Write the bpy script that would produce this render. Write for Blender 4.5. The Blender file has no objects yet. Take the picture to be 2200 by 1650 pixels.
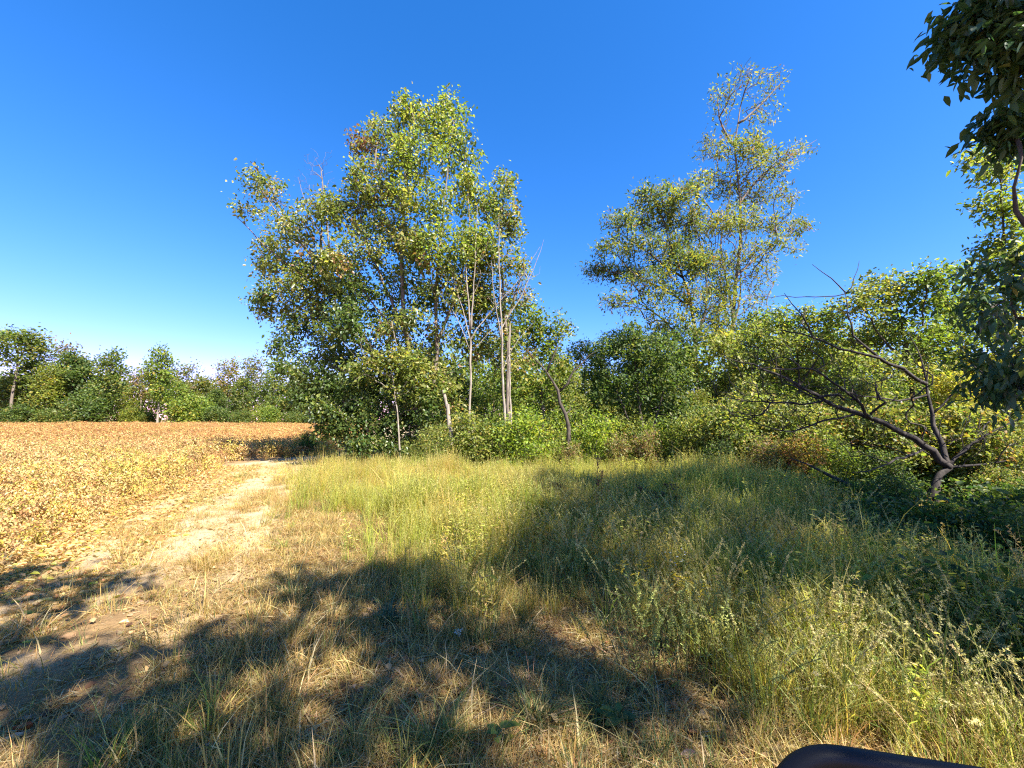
import bpy, math, random, time
import numpy as np
from mathutils import Vector, Matrix

SC = bpy.context.scene
COL = SC.collection
T0 = time.time()

# ------------------------------------------------------------------ camera
F, PW, PH = 850.0, 2200.0, 1650.0          # focal length in photo pixels
EYE = np.array([0.0, 0.0, 1.65])
PITCH = math.atan((900 - 825) / F)
cam_d = bpy.data.cameras.new('camera')
cam_d.sensor_width = 36.0
cam_d.lens = 36.0 * F / PW
cam_d.clip_start = 0.05
cam_d.clip_end = 3000
cam = bpy.data.objects.new('camera', cam_d)
COL.objects.link(cam)
cam.location = EYE
cam.rotation_euler = (math.radians(90) + PITCH, 0, 0)
SC.camera = cam

# ------------------------------------------------------------------ sun and sky
SUN_EL = math.radians(47)
SUN_AZ = math.radians(46)                   # how far behind the viewer, from due right
S_DIR = np.array([math.cos(SUN_EL) * math.cos(SUN_AZ), -math.cos(SUN_EL) * math.sin(SUN_AZ), math.sin(SUN_EL)])
sun_d = bpy.data.lights.new('sun', 'SUN')
sun_d.energy = 5.0
sun_d.angle = math.radians(0.55)
sun_d.color = (1.0, 0.95, 0.86)
sun = bpy.data.objects.new('sun', sun_d)
COL.objects.link(sun)
sun.rotation_euler = Vector(S_DIR).to_track_quat('Z', 'Y').to_euler()

world = bpy.data.worlds.new('World')
SC.world = world
world.use_nodes = True
wn = world.node_tree
wn.nodes.clear()
w_out = wn.nodes.new('ShaderNodeOutputWorld')
w_bg = wn.nodes.new('ShaderNodeBackground')
w_sky = wn.nodes.new('ShaderNodeTexSky')
w_sky.sky_type = 'NISHITA'
w_sky.sun_disc = False
w_sky.sun_elevation = SUN_EL
w_sky.sun_rotation = math.atan2(S_DIR[0], S_DIR[1])
w_sky.altitude = 0
w_sky.air_density = 1.0
w_sky.dust_density = 0.1
w_sky.ozone_density = 3.0
w_sep = wn.nodes.new('ShaderNodeSeparateColor')   # the clear, deep blue of a dry autumn noon: one grade over the whole sky
w_com = wn.nodes.new('ShaderNodeCombineColor')
wn.links.new(w_sky.outputs[0], w_sep.inputs[0])
for ch, powr, gain in ((0, 1.75, 0.225), (1, 1.0, 0.65), (2, 1.0, 1.14)):
    w_p = wn.nodes.new('ShaderNodeMath')
    w_p.operation = 'POWER'
    w_p.inputs[1].default_value = powr
    w_g = wn.nodes.new('ShaderNodeMath')
    w_g.operation = 'MULTIPLY'
    w_g.inputs[1].default_value = gain
    wn.links.new(w_sep.outputs[ch], w_p.inputs[0])
    wn.links.new(w_p.outputs[0], w_g.inputs[0])
    wn.links.new(w_g.outputs[0], w_com.inputs[ch])
wn.links.new(w_com.outputs[0], w_bg.inputs[0])
w_bg.inputs[1].default_value = 0.074
wn.links.new(w_bg.outputs[0], w_out.inputs[0])

SC.view_settings.view_transform = 'Standard'
SC.view_settings.look = 'None'
SC.view_settings.gamma = 1.0
SC.view_settings.use_curve_mapping = False
SC.view_settings.exposure = 2.0
SC.render.engine = 'CYCLES'
SC.cycles.filter_width = 1.2
SC.cycles.use_denoising = False
SC.cycles.max_bounces = 6
SC.cycles.diffuse_bounces = 3
SC.cycles.glossy_bounces = 2
SC.cycles.transmission_bounces = 4
SC.cycles.transparent_max_bounces = 4
SC.cycles.caustics_reflective = False
SC.cycles.caustics_refractive = False
SC.cycles.sample_clamp_indirect = 4.0


# ------------------------------------------------------------------ small maths helpers
def px(x, y, d):
    """point of the place that lies d metres ahead of the viewer in the direction of photo pixel x, y"""
    fwd = np.array([0, math.cos(PITCH), math.sin(PITCH)])
    up = np.array([0, -math.sin(PITCH), math.cos(PITCH)])
    r = fwd + np.array([1.0, 0, 0]) * (x - PW / 2) / F + up * (PH / 2 - y) / F
    return EYE + r * (d / r[1])


_lat = np.random.RandomState(5).rand(256, 256)


def vnoise(x, y, s=1.0):
    x = np.asarray(x, float) / s + 77.3
    y = np.asarray(y, float) / s + 31.7
    xi, yi = np.floor(x).astype(int), np.floor(y).astype(int)
    fx, fy = x - xi, y - yi
    fx, fy = fx * fx * (3 - 2 * fx), fy * fy * (3 - 2 * fy)
    g = lambda i, j: _lat[i % 256, j % 256]
    return (g(xi, yi) * (1 - fx) + g(xi + 1, yi) * fx) * (1 - fy) + (g(xi, yi + 1) * (1 - fx) + g(xi + 1, yi + 1) * fx) * fy


def sstep(a, b, v):
    t = np.clip((v - a) / (b - a), 0, 1)
    return t * t * (3 - 2 * t)


def gz(x, y):
    x, y = np.asarray(x, float), np.asarray(y, float)
    hill = 0.62 * np.exp(-((x + 47) / 34) ** 2 - ((y - 47) / 19) ** 2)
    r = np.hypot(x, y)
    amp = 1 - sstep(60, 200, r)
    n = (vnoise(x, y, 2.3) - .5) * 0.11 + (vnoise(x, y, .55) - .5) * 0.05
    n = n * (0.35 + 0.65 * sstep(-3, 0, x - track_right(y)))
    return hill + n * amp


_EY = np.array([0, 3.0, 4.4, 5.9, 7.5, 9.3, 12.0, 14.2, 16.5, 18.6, 24.0, 40.0, 70])
_EX = np.array([-3.6, -4.3, -4.9, -5.9, -6.8, -7.4, -8.6, -9.8, -9.0, -8.0, -9.0, -14.0, -26.0])


def soy_edge(y):
    return np.interp(y, _EY, _EX)


def track_right(y):
    return np.interp(y, [0, 3, 4.7, 7, 9.3, 13, 16, 22], [-1.5, -2.2, -2.8, -4.0, -4.9, -6.6, -7.2, -8.5])


def wood_edge(y):
    """x where the wood and its shrubs begin on the right"""
    return np.interp(y, [0, 3, 5, 8, 10, 11.5, 12.6, 14, 16, 20, 30, 60], [3.3, 3.8, 4.3, 5.3, 6.1, 5.6, 3.4, -3.5, -5.5, -6.5, -8.0, -12])


# ------------------------------------------------------------------ mesh helpers
ALBEDO = 0.78          # common scale of all leaf, grass, soil and bark colours below


def mesh_np(name, verts, faces, cols=None, smooth=False, mats=(), rough=None):
    """faces: list of (n,k) int arrays"""
    me = bpy.data.meshes.new(name)
    verts = np.ascontiguousarray(verts, dtype=np.float32)
    faces = [f for f in faces if len(f)]
    me.vertices.add(len(verts))
    me.vertices.foreach_set('co', verts.ravel())
    nl = sum(f.size for f in faces)
    npol = sum(len(f) for f in faces)
    me.loops.add(nl)
    me.polygons.add(npol)
    me.loops.foreach_set('vertex_index', np.concatenate([f.ravel() for f in faces]).astype(np.int32))
    ls, off = [], 0
    for f in faces:
        ls.append(off + np.arange(len(f)) * f.shape[1])
        off += f.size
    me.polygons.foreach_set('loop_start', np.concatenate(ls).astype(np.int32))
    me.update(calc_edges=True)
    if smooth:
        me.polygons.foreach_set('use_smooth', np.ones(npol, dtype=bool))
    if cols is not None:
        c = np.ones((len(verts), 4), np.float32)
        c[:, :3] = np.asarray(cols) * ALBEDO
        a = me.attributes.new('col', 'FLOAT_COLOR', 'POINT')
        a.data.foreach_set('color', c.ravel())
    for m in mats:
        me.materials.append(m)
    return me


def obj(name, me, parent=None, loc=None):
    o = bpy.data.objects.new(name, me)
    COL.objects.link(o)
    if parent is not None:
        o.parent = parent
    if loc is not None:
        o.location = loc
    return o


def tag(o, label=None, cat=None, group=None, kind=None):
    if label: o['label'] = label
    if cat: o['category'] = cat
    if group: o['group'] = group
    if kind: o['kind'] = kind
    return o


def empty(name, loc, label=None, cat=None, group=None):
    o = bpy.data.objects.new(name, None)
    COL.objects.link(o)
    o.location = loc
    o.empty_display_size = .2
    return tag(o, label, cat, group)


def copy_thing(src, loc, rz, sc, label, group=None, color=None):
    c = src.copy()
    COL.objects.link(c)
    c.location, c.rotation_euler, c.scale = loc, (0, 0, rz), sc
    c['label'] = label
    if group: c['group'] = group
    for ch in src.children:
        d = ch.copy()
        COL.objects.link(d)
        d.parent = c
        if color and ch.name.startswith('crown'):
            d.color = (*color, 1)
    return c


# ------------------------------------------------------------------ materials
def new_mat(name):
    m = bpy.data.materials.new(name)
    m.use_nodes = True
    nt = m.node_tree
    nt.nodes.clear()
    return m, nt


def N(nt, t, **kw):
    n = nt.nodes.new(t)
    for k, v in kw.items():
        if k.startswith('i_'):
            n.inputs[k[2:].replace('_', ' ')].default_value = v
        else:
            setattr(n, k, v)
    return n


def foliage_mat(name, trans=0.35, rough=0.5, spec=0.35, instanced=False, tboost=1.5):
    m, nt = new_mat(name)
    L = nt.links.new
    at = N(nt, 'ShaderNodeAttribute', attribute_name='col')
    oi = N(nt, 'ShaderNodeObjectInfo')
    mul = N(nt, 'ShaderNodeMix', data_type='RGBA', blend_type='MULTIPLY')
    mul.inputs['Factor'].default_value = 1
    L(at.outputs['Color'], mul.inputs['A'])
    if instanced:
        ti = N(nt, 'ShaderNodeAttribute', attribute_name='tint', attribute_type='INSTANCER')
        L(ti.outputs['Color'], mul.inputs['B'])
    else:
        L(oi.outputs['Color'], mul.inputs['B'])
    p = N(nt, 'ShaderNodeBsdfPrincipled')
    p.inputs['Roughness'].default_value = rough
    p.inputs['Specular IOR Level'].default_value = spec
    L(mul.outputs['Result'], p.inputs['Base Color'])
    tr = N(nt, 'ShaderNodeBsdfTranslucent')
    tm = N(nt, 'ShaderNodeMix', data_type='RGBA', blend_type='MULTIPLY')
    tm.inputs['Factor'].default_value = 1
    L(mul.outputs['Result'], tm.inputs['A'])
    tm.inputs['B'].default_value = (tboost * 1.0, tboost * 1.05, tboost * .55, 1)
    L(tm.outputs['Result'], tr.inputs['Color'])
    mx = N(nt, 'ShaderNodeMixShader')
    mx.inputs[0].default_value = trans
    L(p.outputs[0], mx.inputs[1])
    L(tr.outputs[0], mx.inputs[2])
    o = N(nt, 'ShaderNodeOutputMaterial')
    L(mx.outputs[0], o.inputs['Surface'])
    return m


def bark_mat(name, c1, c2, scale=9.0, bump=0.5):
    m, nt = new_mat(name)
    L = nt.links.new
    tc = N(nt, 'ShaderNodeTexCoord')
    mp = N(nt, 'ShaderNodeMapping')
    mp.inputs['Scale'].default_value = (scale, scale, scale * .28)
    L(tc.outputs['Object'], mp.inputs['Vector'])
    n1 = N(nt, 'ShaderNodeTexNoise')
    n1.inputs['Scale'].default_value = 1.6
    n1.inputs['Detail'].default_value = 6
    n1.inputs['Roughness'].default_value = .7
    L(mp.outputs[0], n1.inputs['Vector'])
    r = N(nt, 'ShaderNodeValToRGB')
    r.color_ramp.elements[0].position = .32
    c1, c2 = [np.array(c) * ALBEDO for c in (c1, c2)]
    r.color_ramp.elements[0].color = (*c1, 1)
    r.color_ramp.elements[1].position = .68
    r.color_ramp.elements[1].color = (*c2, 1)
    L(n1.outputs[0], r.inputs[0])
    p = N(nt, 'ShaderNodeBsdfPrincipled')
    p.inputs['Roughness'].default_value = .85
    p.inputs['Specular IOR Level'].default_value = .2
    L(r.outputs[0], p.inputs['Base Color'])
    b = N(nt, 'ShaderNodeBump')
    b.inputs['Strength'].default_value = bump
    b.inputs['Distance'].default_value = .02
    L(n1.outputs[0], b.inputs['Height'])
    L(b.outputs[0], p.inputs['Normal'])
    o = N(nt, 'ShaderNodeOutputMaterial')
    L(p.outputs[0], o.inputs['Surface'])
    return m


M_LEAF = foliage_mat('leaf_surface', trans=.46, tboost=1.8)
M_LEAF_WAXY = foliage_mat('waxy_leaf_surface', rough=.4, spec=.5, trans=.46, tboost=1.8)
M_LEAF_DARK = foliage_mat('thick_leaf_surface', trans=.35, rough=.45, spec=.4, tboost=1.2)
M_GRASS = foliage_mat('grass_blade_surface', tboost=1.7, trans=.44, rough=.55, spec=.3, instanced=True)
M_SOY = foliage_mat('crop_leaf_surface', trans=.3, rough=.6, spec=.25, instanced=True)
M_BLADE = foliage_mat('weed_surface', trans=.3, rough=.55, spec=.3)
M_BARK = bark_mat('grey_brown_bark', (.10, .075, .055), (.27, .22, .17))
M_BARK_PALE = bark_mat('pale_grey_bark', (.17, .135, .105), (.40, .345, .275))
M_BARK_DARK = bark_mat('dark_bark', (.035, .027, .022), (.12, .095, .075))
M_BARK_DEAD = bark_mat('weathered_dead_wood', (.012, .010, .009), (.085, .07, .06))


def P_(*a):
    """palette: (weight, (r,g,b)) ..."""
    w = np.array([x[0] for x in a], float)
    return w / w.sum(), np.array([x[1] for x in a])


PAL_MAIN = P_((4, (.165, .205, .045)), (2.4, (.085, .128, .028)), (3.4, (.265, .275, .06)), (1.4, (.40, .35, .13)), (.6, (.29, .16, .07)))
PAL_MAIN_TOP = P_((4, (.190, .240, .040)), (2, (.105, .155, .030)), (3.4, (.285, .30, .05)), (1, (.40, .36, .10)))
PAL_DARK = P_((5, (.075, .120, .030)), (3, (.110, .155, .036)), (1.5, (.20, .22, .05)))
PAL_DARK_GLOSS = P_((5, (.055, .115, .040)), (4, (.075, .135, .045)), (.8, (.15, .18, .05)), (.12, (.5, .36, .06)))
PAL_RUST = P_((3, (.22, .10, .045)), (3, (.26, .17, .06)), (2, (.14, .15, .035)), (1, (.16, .06, .035)))
PAL_LOCUST = P_((4, (.165, .190, .048)), (3, (.250, .235, .050)), (2.4, (.105, .140, .042)), (1.2, (.33, .26, .05)), (.3, (.2, .1, .04)))
PAL_LOCUST_L = P_((4, (.120, .160, .048)), (2.4, (.28, .26, .045)), (3, (.088, .125, .040)), (1.0, (.34, .28, .045)), (.3, (.2, .1, .04)))
PAL_YG = P_((4, (.205, .240, .050)), (3, (.285, .285, .065)), (2.4, (.115, .155, .034)), (.8, (.40, .32, .07)))
PAL_MID = P_((4, (.140, .195, .034)), (3, (.205, .255, .040)), (1.6, (.085, .130, .028)), (1.2, (.30, .28, .045)))
PAL_GOLD = P_((1.2, (.36, .28, .07)), (4, (.22, .235, .05)), (3.6, (.12, .16, .036)), (.5, (.32, .16, .05)))
PAL_BROWN = P_((1.4, (.26, .145, .065)), (2, (.33, .24, .11)), (5, (.165, .185, .045)), (.6, (.19, .09, .05)))
PAL_FAR = P_((4, (.120, .170, .038)), (3, (.180, .215, .040)), (2, (.080, .120, .032)), (1, (.27, .24, .05)))
PAL_FAR_RED = P_((2, (.21, .17, .06)), (4, (.15, .18, .045)), (1.2, (.24, .16, .08)))


# ------------------------------------------------------------------ leaves
def unit(v):
    return v / np.maximum(np.linalg.norm(v, axis=-1, keepdims=True), 1e-9)


def leaves_geo(P, axis, L, W, rng, upk=1.0, fold=.18, kite=False):
    """a leaf at every point of P, running along axis; returns verts, faces and verts per leaf"""
    n = len(P)
    rnd = unit(rng.normal(size=(n, 3)))
    nrm = unit(np.array([0, 0, upk]) + rnd)
    a = unit(axis)
    s = unit(np.cross(a, nrm))
    nn = np.cross(s, a)
    L, W = L[:, None], W[:, None]
    if kite:
        v = np.stack([P, P + a * L * .45 + s * W * .5 + nn * W * fold, P + a * L, P + a * L * .45 - s * W * .5 + nn * W * fold], 1)
        b = np.arange(n)[:, None] * 4
        return v.reshape(-1, 3), [np.concatenate([b + [0, 1, 2], b + [0, 2, 3]], 0)], 4
    dr = np.array([0, 0, -.12]) * L
    v = np.stack([P, P + a * L * .30 + s * W * .5 + nn * W * fold, P + a * L * .68 + s * W * .38 + nn * W * fold * .8 + dr * .5,
                  P + a * L + dr, P + a * L * .68 - s * W * .38 + nn * W * fold * .8 + dr * .5, P + a * L * .30 - s * W * .5 + nn * W * fold], 1)
    b = np.arange(n)[:, None] * 6
    return v.reshape(-1, 3), [np.concatenate([b + [0, 1, 2, 3], b + [0, 3, 4, 5]], 0)], 6


def pick_cols(pal, n, rng, base=None, keep=.55, jit=.16):
    w, c = pal
    idx = rng.choice(len(w), size=n, p=w)
    if base is not None:
        idx = np.where(rng.rand(n) < keep, base, idx)
    col = c[idx] * np.exp(rng.normal(0, jit, (n, 1)))
    return np.clip(col * np.exp(rng.normal(0, .05, (n, 3))), 0.005, .8)


# ------------------------------------------------------------------ branching skeleton
def grow(stems, tips, rng, bf=.25, step=.35, hmin=.5, wob=.05):
    pos, par, stem_of = [], [], []
    for si, st in enumerate(stems):
        st = np.asarray(st, float)
        seg = np.linalg.norm(np.diff(st, axis=0), axis=1)
        t = np.concatenate([[0], np.cumsum(seg)])
        k = max(3, int(t[-1] / step) + 1)
        tt = np.linspace(0, t[-1], k)
        # smooth interpolation (Catmull-like through cubic on each axis)
        p = np.stack([np.interp(tt, t, st[:, i]) for i in range(3)], 1)
        for _ in range(2):
            p[1:-1] = p[1:-1] * .5 + (p[:-2] + p[2:]) * .25
        p[1:-1] += rng.normal(0, wob * step * .6, p[1:-1].shape)
        if si == 0 or p[0, 2] < .35:
            par0 = -1
        else:
            d = np.linalg.norm(np.array(pos) - p[0], axis=1)
            par0 = int(d.argmin())
            p[0] = p[0] * .3 + pos[par0] * .7
        for j in range(k):
            par.append(par0 if j == 0 else len(pos) - 1)
            pos.append(p[j])
            stem_of.append(si)
    n0 = len(pos)
    M = len(tips)
    cap = n0 + M * 12 + 10
    A = np.zeros((cap, 3))
    A[:n0] = np.array(pos)
    plen = np.zeros(cap)
    for i in range(n0):
        if par[i] >= 0:
            plen[i] = plen[par[i]] + np.linalg.norm(A[i] - A[par[i]])
    tipof = [-1] * n0
    n = n0
    if M:
        T = np.asarray(tips, float)

        def cost(nodes):
            d = T[:, None, :] - A[nodes][None]
            ds = np.linalg.norm(d, axis=2)
            c = ds * (1 + .55 * np.clip(-d[:, :, 2] / np.maximum(ds, 1e-6) + .15, 0, 1.2)) + bf * plen[nodes][None]
            return np.where(A[nodes][None, :, 2] < hmin, 1e6, c)
        c = cost(np.arange(n0))
        best, bn = c.min(1), c.argmin(1)
        alive = np.ones(M, bool)
        for _ in range(M):
            i = int(np.where(alive, best, 1e9).argmin())
            alive[i] = False
            b = int(bn[i])
            p0, p1 = A[b].copy(), T[i]
            d = np.linalg.norm(p1 - p0)
            k = int(min(10, max(1, math.ceil(d / step))))
            pdir = p0 - A[par[b]] if par[b] >= 0 else np.array([0, 0, 1.])
            pdir = pdir / max(np.linalg.norm(pdir), 1e-6)
            ctrl = p0 + (p1 - p0) * .35 + pdir * d * .16 + np.array([0, 0, d * .05])
            new = []
            for j in range(1, k + 1):
                t = j / k
                q = (1 - t) ** 2 * p0 + 2 * t * (1 - t) * ctrl + t * t * p1
                if j < k:
                    q = q + rng.normal(0, wob * step, 3)
                A[n] = q
                par.append(b if j == 1 else n - 1)
                plen[n] = plen[par[-1]] + np.linalg.norm(q - A[par[-1]])
                stem_of.append(-1)
                tipof.append(i)
                new.append(n)
                n += 1
            nw = np.array(new)
            c = cost(nw)
            m = c.min(1)
            up = m < best
            bn = np.where(up, nw[c.argmin(1)], bn)
            best = np.where(up, m, best)
    return A[:n], np.array(par), np.array(stem_of), np.array(tipof)


def radii(A, par, stem_of, r0, rt, sr):
    n = len(A)
    ch = [[] for _ in range(n)]
    for i in range(n):
        if par[i] >= 0:
            ch[par[i]].append(i)
    cnt = np.zeros(n)
    for i in range(n - 1, -1, -1):
        if not ch[i]:
            cnt[i] += 1
        if par[i] >= 0:
            cnt[par[i]] += cnt[i]
    root = max(cnt.max(), 2)
    r = rt * np.maximum(cnt, 1) ** (math.log(r0 / rt) / math.log(root))
    # stems keep a steady taper of their own even where few branches leave them
    for k in range(stem_of.max() + 1):
        ids = np.where(stem_of == k)[0]
        t = np.linspace(0, 1, len(ids))
        r[ids] = np.maximum(r[ids] * .6, rt + (sr[k] - rt) * (1 - t) ** .85)
    return r, cnt, ch


def chains_of(A, par, ch, cnt, stem_of):
    out = []
    roots = [i for i in range(len(A)) if par[i] < 0]
    stack = [(r, None) for r in roots]
    while stack:
        s, pre = stack.pop()
        chain = [pre] if pre is not None else []
        i = s
        while True:
            chain.append(i)
            cs = ch[i]
            if not cs:
                break
            same = [c for c in cs if stem_of[c] == stem_of[i] and stem_of[i] >= 0]
            m = same[0] if same else max(cs, key=lambda c: cnt[c])
            for c in cs:
                if c != m:
                    stack.append((c, i))
            i = m
        out.append((chain, stem_of[s]))
    return out


def tube_geo(chains, big=8, small=3):
    """chains: list of (pts, radii) -> verts, faces"""
    V, Q, off = [], [], 0
    for P, R in chains:
        P = np.asarray(P, float)
        R = np.asarray(R, float)
        if len(P) < 2:
            continue
        k = big if R.max() > .045 else (5 if R.max() > .016 else small)
        t = np.gradient(P, axis=0)
        t = unit(t)
        ref = np.array([1., 0, 0]) if abs(t[:, 0]).mean() < .75 else np.array([0, 1., 0])
        u = unit(np.cross(t, ref))
        v = np.cross(t, u)
        a = np.arange(k) * 2 * math.pi / k
        ring = P[:, None, :] + R[:, None, None] * (np.cos(a)[None, :, None] * u[:, None, :] + np.sin(a)[None, :, None] * v[:, None, :])
        V.append(ring.reshape(-1, 3))
        m = len(P)
        i = np.arange(m - 1)[:, None] * k
        j = np.arange(k)[None, :]
        j2 = (j + 1) % k
        Q.append(np.stack([i + j, i + j2, i + k + j2, i + k + j], -1).reshape(-1, 4) + off)
        off += m * k
    if not V:
        return np.zeros((0, 3)), [np.zeros((0, 4), int)]
    return np.concatenate(V), [np.concatenate(Q)]


def flare(R, P):
    h = P[:, 2] - P[0, 2]
    return R * (1 + .55 * np.exp(-np.clip(h, 0, None) / .22))


TRI = [0]


def single_leaves(root, base, C, ax, leaf, sz, rng, upk, pal, most):
    """the leaves that show largest become parts of their own; returns the mask of the others"""
    d = C + base - EYE
    ok = (np.abs(d[:, 0]) < 1.3 * d[:, 1]) & (d[:, 1] > .5) & (d[:, 2] < 1.17 * d[:, 1])
    size = np.where(ok, sz / np.maximum(d[:, 1], .1), 0)
    pick = np.argsort(-size)[:most]
    pick = pick[size[pick] > 0]
    meshes = []
    for c in pal[1]:
        v, f, vp = leaves_geo(np.zeros((1, 3)), np.array([[1., 0, 0]]), np.ones(1), np.array([leaf[1] / leaf[0]]), np.random.RandomState(1), upk=50)
        meshes.append(mesh_np('leaf', v, f, np.repeat(c[None], vp, 0), mats=[M_LEAF_DARK]))
    for i in pick:
        a = Vector(ax[i]).normalized()
        n = Vector(rng.normal(size=3)).normalized() + Vector((0, 0, upk))
        y = n.cross(a).normalized()
        z = a.cross(y)
        o = obj('leaf', meshes[rng.choice(len(meshes), p=pal[0])], root)
        k = leaf[0] * sz[i]
        o.matrix_local = Matrix.Translation(Vector(C[i])) @ Matrix((a, y, z)).transposed().to_4x4() @ Matrix.Scale(k, 4)
    m = np.ones(len(C), bool)
    m[pick] = False
    return m


def build_tree(name, base, stems, lobes, rng_seed, pal, leaf=(.1, .06), lpn=4, r0=.14, rt=.006, bark=None, leafmat=None,
               label='', cat='tree', group=None, step=.35, bf=.25, hmin=.5, spread=.16, droop=.3, upk=1.0, kite=False,
               cnt_leaf=3, trunk_names='trunk', shell=.45, branch_name='branches', crown_name='crown', wob=.05, sr=None, single=0):
    """stems: polylines in metres relative to base; lobes: (cx,cy,cz, rx,ry,rz, tips, leaf factor, palette or None)"""
    rng = np.random.RandomState(rng_seed)
    tips, lmul, lpal = [], [], []
    for lb in lobes:
        cx, cy, cz, rx, ry, rz, nt_, lm, pl = lb
        d = unit(rng.normal(size=(nt_, 3))) * (rng.rand(nt_, 1) ** shell)
        q = d * np.array([rx, ry, rz]) + np.array([cx, cy, cz])
        tips.append(q)
        lmul += [lm] * nt_
        lpal += [pl] * nt_
    tips = np.concatenate(tips) if tips else np.zeros((0, 3))
    if len(tips):
        ok = tips[:, 2] > .12
        tips = tips[ok]
        lmul = list(np.array(lmul)[ok])
        lpal = [p for p, k in zip(lpal, ok) if k]
    A, par, so, tipof = grow(stems, tips, rng, bf=bf, step=step, hmin=hmin, wob=wob)
    sr = sr or [r0 if i == 0 else (r0 * .75 if st[0][2] < .35 else r0 * .5) for i, st in enumerate(stems)]
    R, cnt, ch = radii(A, par, so, r0, rt, sr)
    root = empty(name, base, label, cat, group)
    chs = chains_of(A, par, ch, cnt, so)
    bark = bark or M_BARK
    brs = []
    for c, s in chs:
        P, rr = A[c], R[c].copy()
        if s < 0 and len(c) > 1:
            rr[0] = rr[1]
        if s >= 0:
            if P[0, 2] < .4:
                rr = flare(rr, P)
                P = P.copy()
                P[0, 2] -= .12
            v, f = tube_geo([(P, rr)])
            nm = trunk_names if P[0, 2] < .4 else 'limb'
            o = obj(nm, mesh_np(nm, v, f, smooth=True, mats=[bark]), root)
        else:
            brs.append((P, rr))
    if brs:
        v, f = tube_geo(brs)
        o = obj(branch_name, mesh_np(branch_name, v, f, smooth=True, mats=[bark]), root)
        o['kind'] = 'stuff'
        TRI[0] += 2 * len(f[0])
    if lpn > 0 and len(tips):
        tn = np.where((so < 0) & (cnt <= cnt_leaf))[0]
        lm = np.array(lmul)[tipof[tn]]
        k = rng.poisson(lpn * lm)
        rep = np.repeat(tn, k)
        n = len(rep)
        if n:
            pd = A[rep] - A[par[rep]]
            outw = unit(pd)
            C = A[rep] - pd * rng.rand(n, 1) + rng.normal(0, spread, (n, 3))
            ax = outw * .6 + rng.normal(0, .6, (n, 3)) + np.array([0, 0, -droop])
            sz = np.exp(rng.normal(0, .22, n))
            if single:
                keep = single_leaves(root, base, C, ax, leaf, sz, rng, upk, pal, single)
                C, ax, sz, rep, n = C[keep], ax[keep], sz[keep], rep[keep], int(keep.sum())
            v, f, vp = leaves_geo(C, ax, leaf[0] * sz, leaf[1] * sz, rng, upk=upk, kite=kite)
            cols = np.zeros((n, 3))
            tip = tipof[rep]
            pls = [lpal[t] if lpal[t] is not None else pal for t in range(len(tips))]
            ids = {}
            for t in range(len(tips)):
                ids.setdefault(id(pls[t]), (pls[t], []))[1].append(t)
            for pl, ts in ids.values():
                m = np.isin(tip, ts)
                tb = rng.choice(len(pl[0]), size=len(tips), p=pl[0])
                cols[m] = pick_cols(pl, m.sum(), rng, base=tb[tip[m]])
            o = obj(crown_name, mesh_np(crown_name, v, f, np.repeat(cols, vp, 0), mats=[leafmat or M_LEAF]), root)
            o['kind'] = 'stuff'
            TRI[0] += n * (2 if kite else 4)
    return root


def pix_tree(name, bx, d, stems, lobes, seed, pal, zr=.8, cd=.0, vr=1.0, **kw):
    """as build_tree, with stems and lobes read off the photograph at d metres: stems [(x, y[, extra depth])...],
    lobes (x, y, rx, ry, tips, leaf factor[, palette[, extra depth]])"""
    rng = np.random.RandomState(seed + 1000)
    b = px(bx, 1000, d)
    base = np.array([b[0], d, float(gz(b[0], d))])
    S = []
    for st in stems:
        q = [px(p[0], p[1], d + (p[2] if len(p) > 2 else 0)) - base for p in st]
        if st[0][1] == 0:      # 0 = on the ground
            q[0] = np.array([px(st[0][0], 1000, d)[0] - base[0], 0, 0])
        S.append(q)
    LB = []
    for lb in lobes:
        x, y, rx, ry, nt_, lm = lb[:6]
        pl = lb[6] if len(lb) > 6 else None
        dz = lb[7] if len(lb) > 7 else rng.uniform(-cd, cd)
        c = px(x, y, d + dz) - base
        s = (d + dz) / F
        LB.append((c[0], c[1], c[2], rx * s, (rx + ry) * .5 * s * zr, ry * s * vr, nt_, lm, pl))
    return build_tree(name, base, S, LB, seed, pal, **kw)


# ------------------------------------------------------------------ ground
def axis_pts(near, lo, hi, d0, growf):
    v, d = [0.0], d0
    while v[-1] < hi:
        if v[-1] > near:
            d *= growf
        v.append(v[-1] + d)
    w, d = [0.0], d0
    while w[-1] > lo:
        if -w[-1] > near:
            d *= growf
        w.append(w[-1] - d)
    return np.array(w[::-1][:-1] + v)


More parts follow.
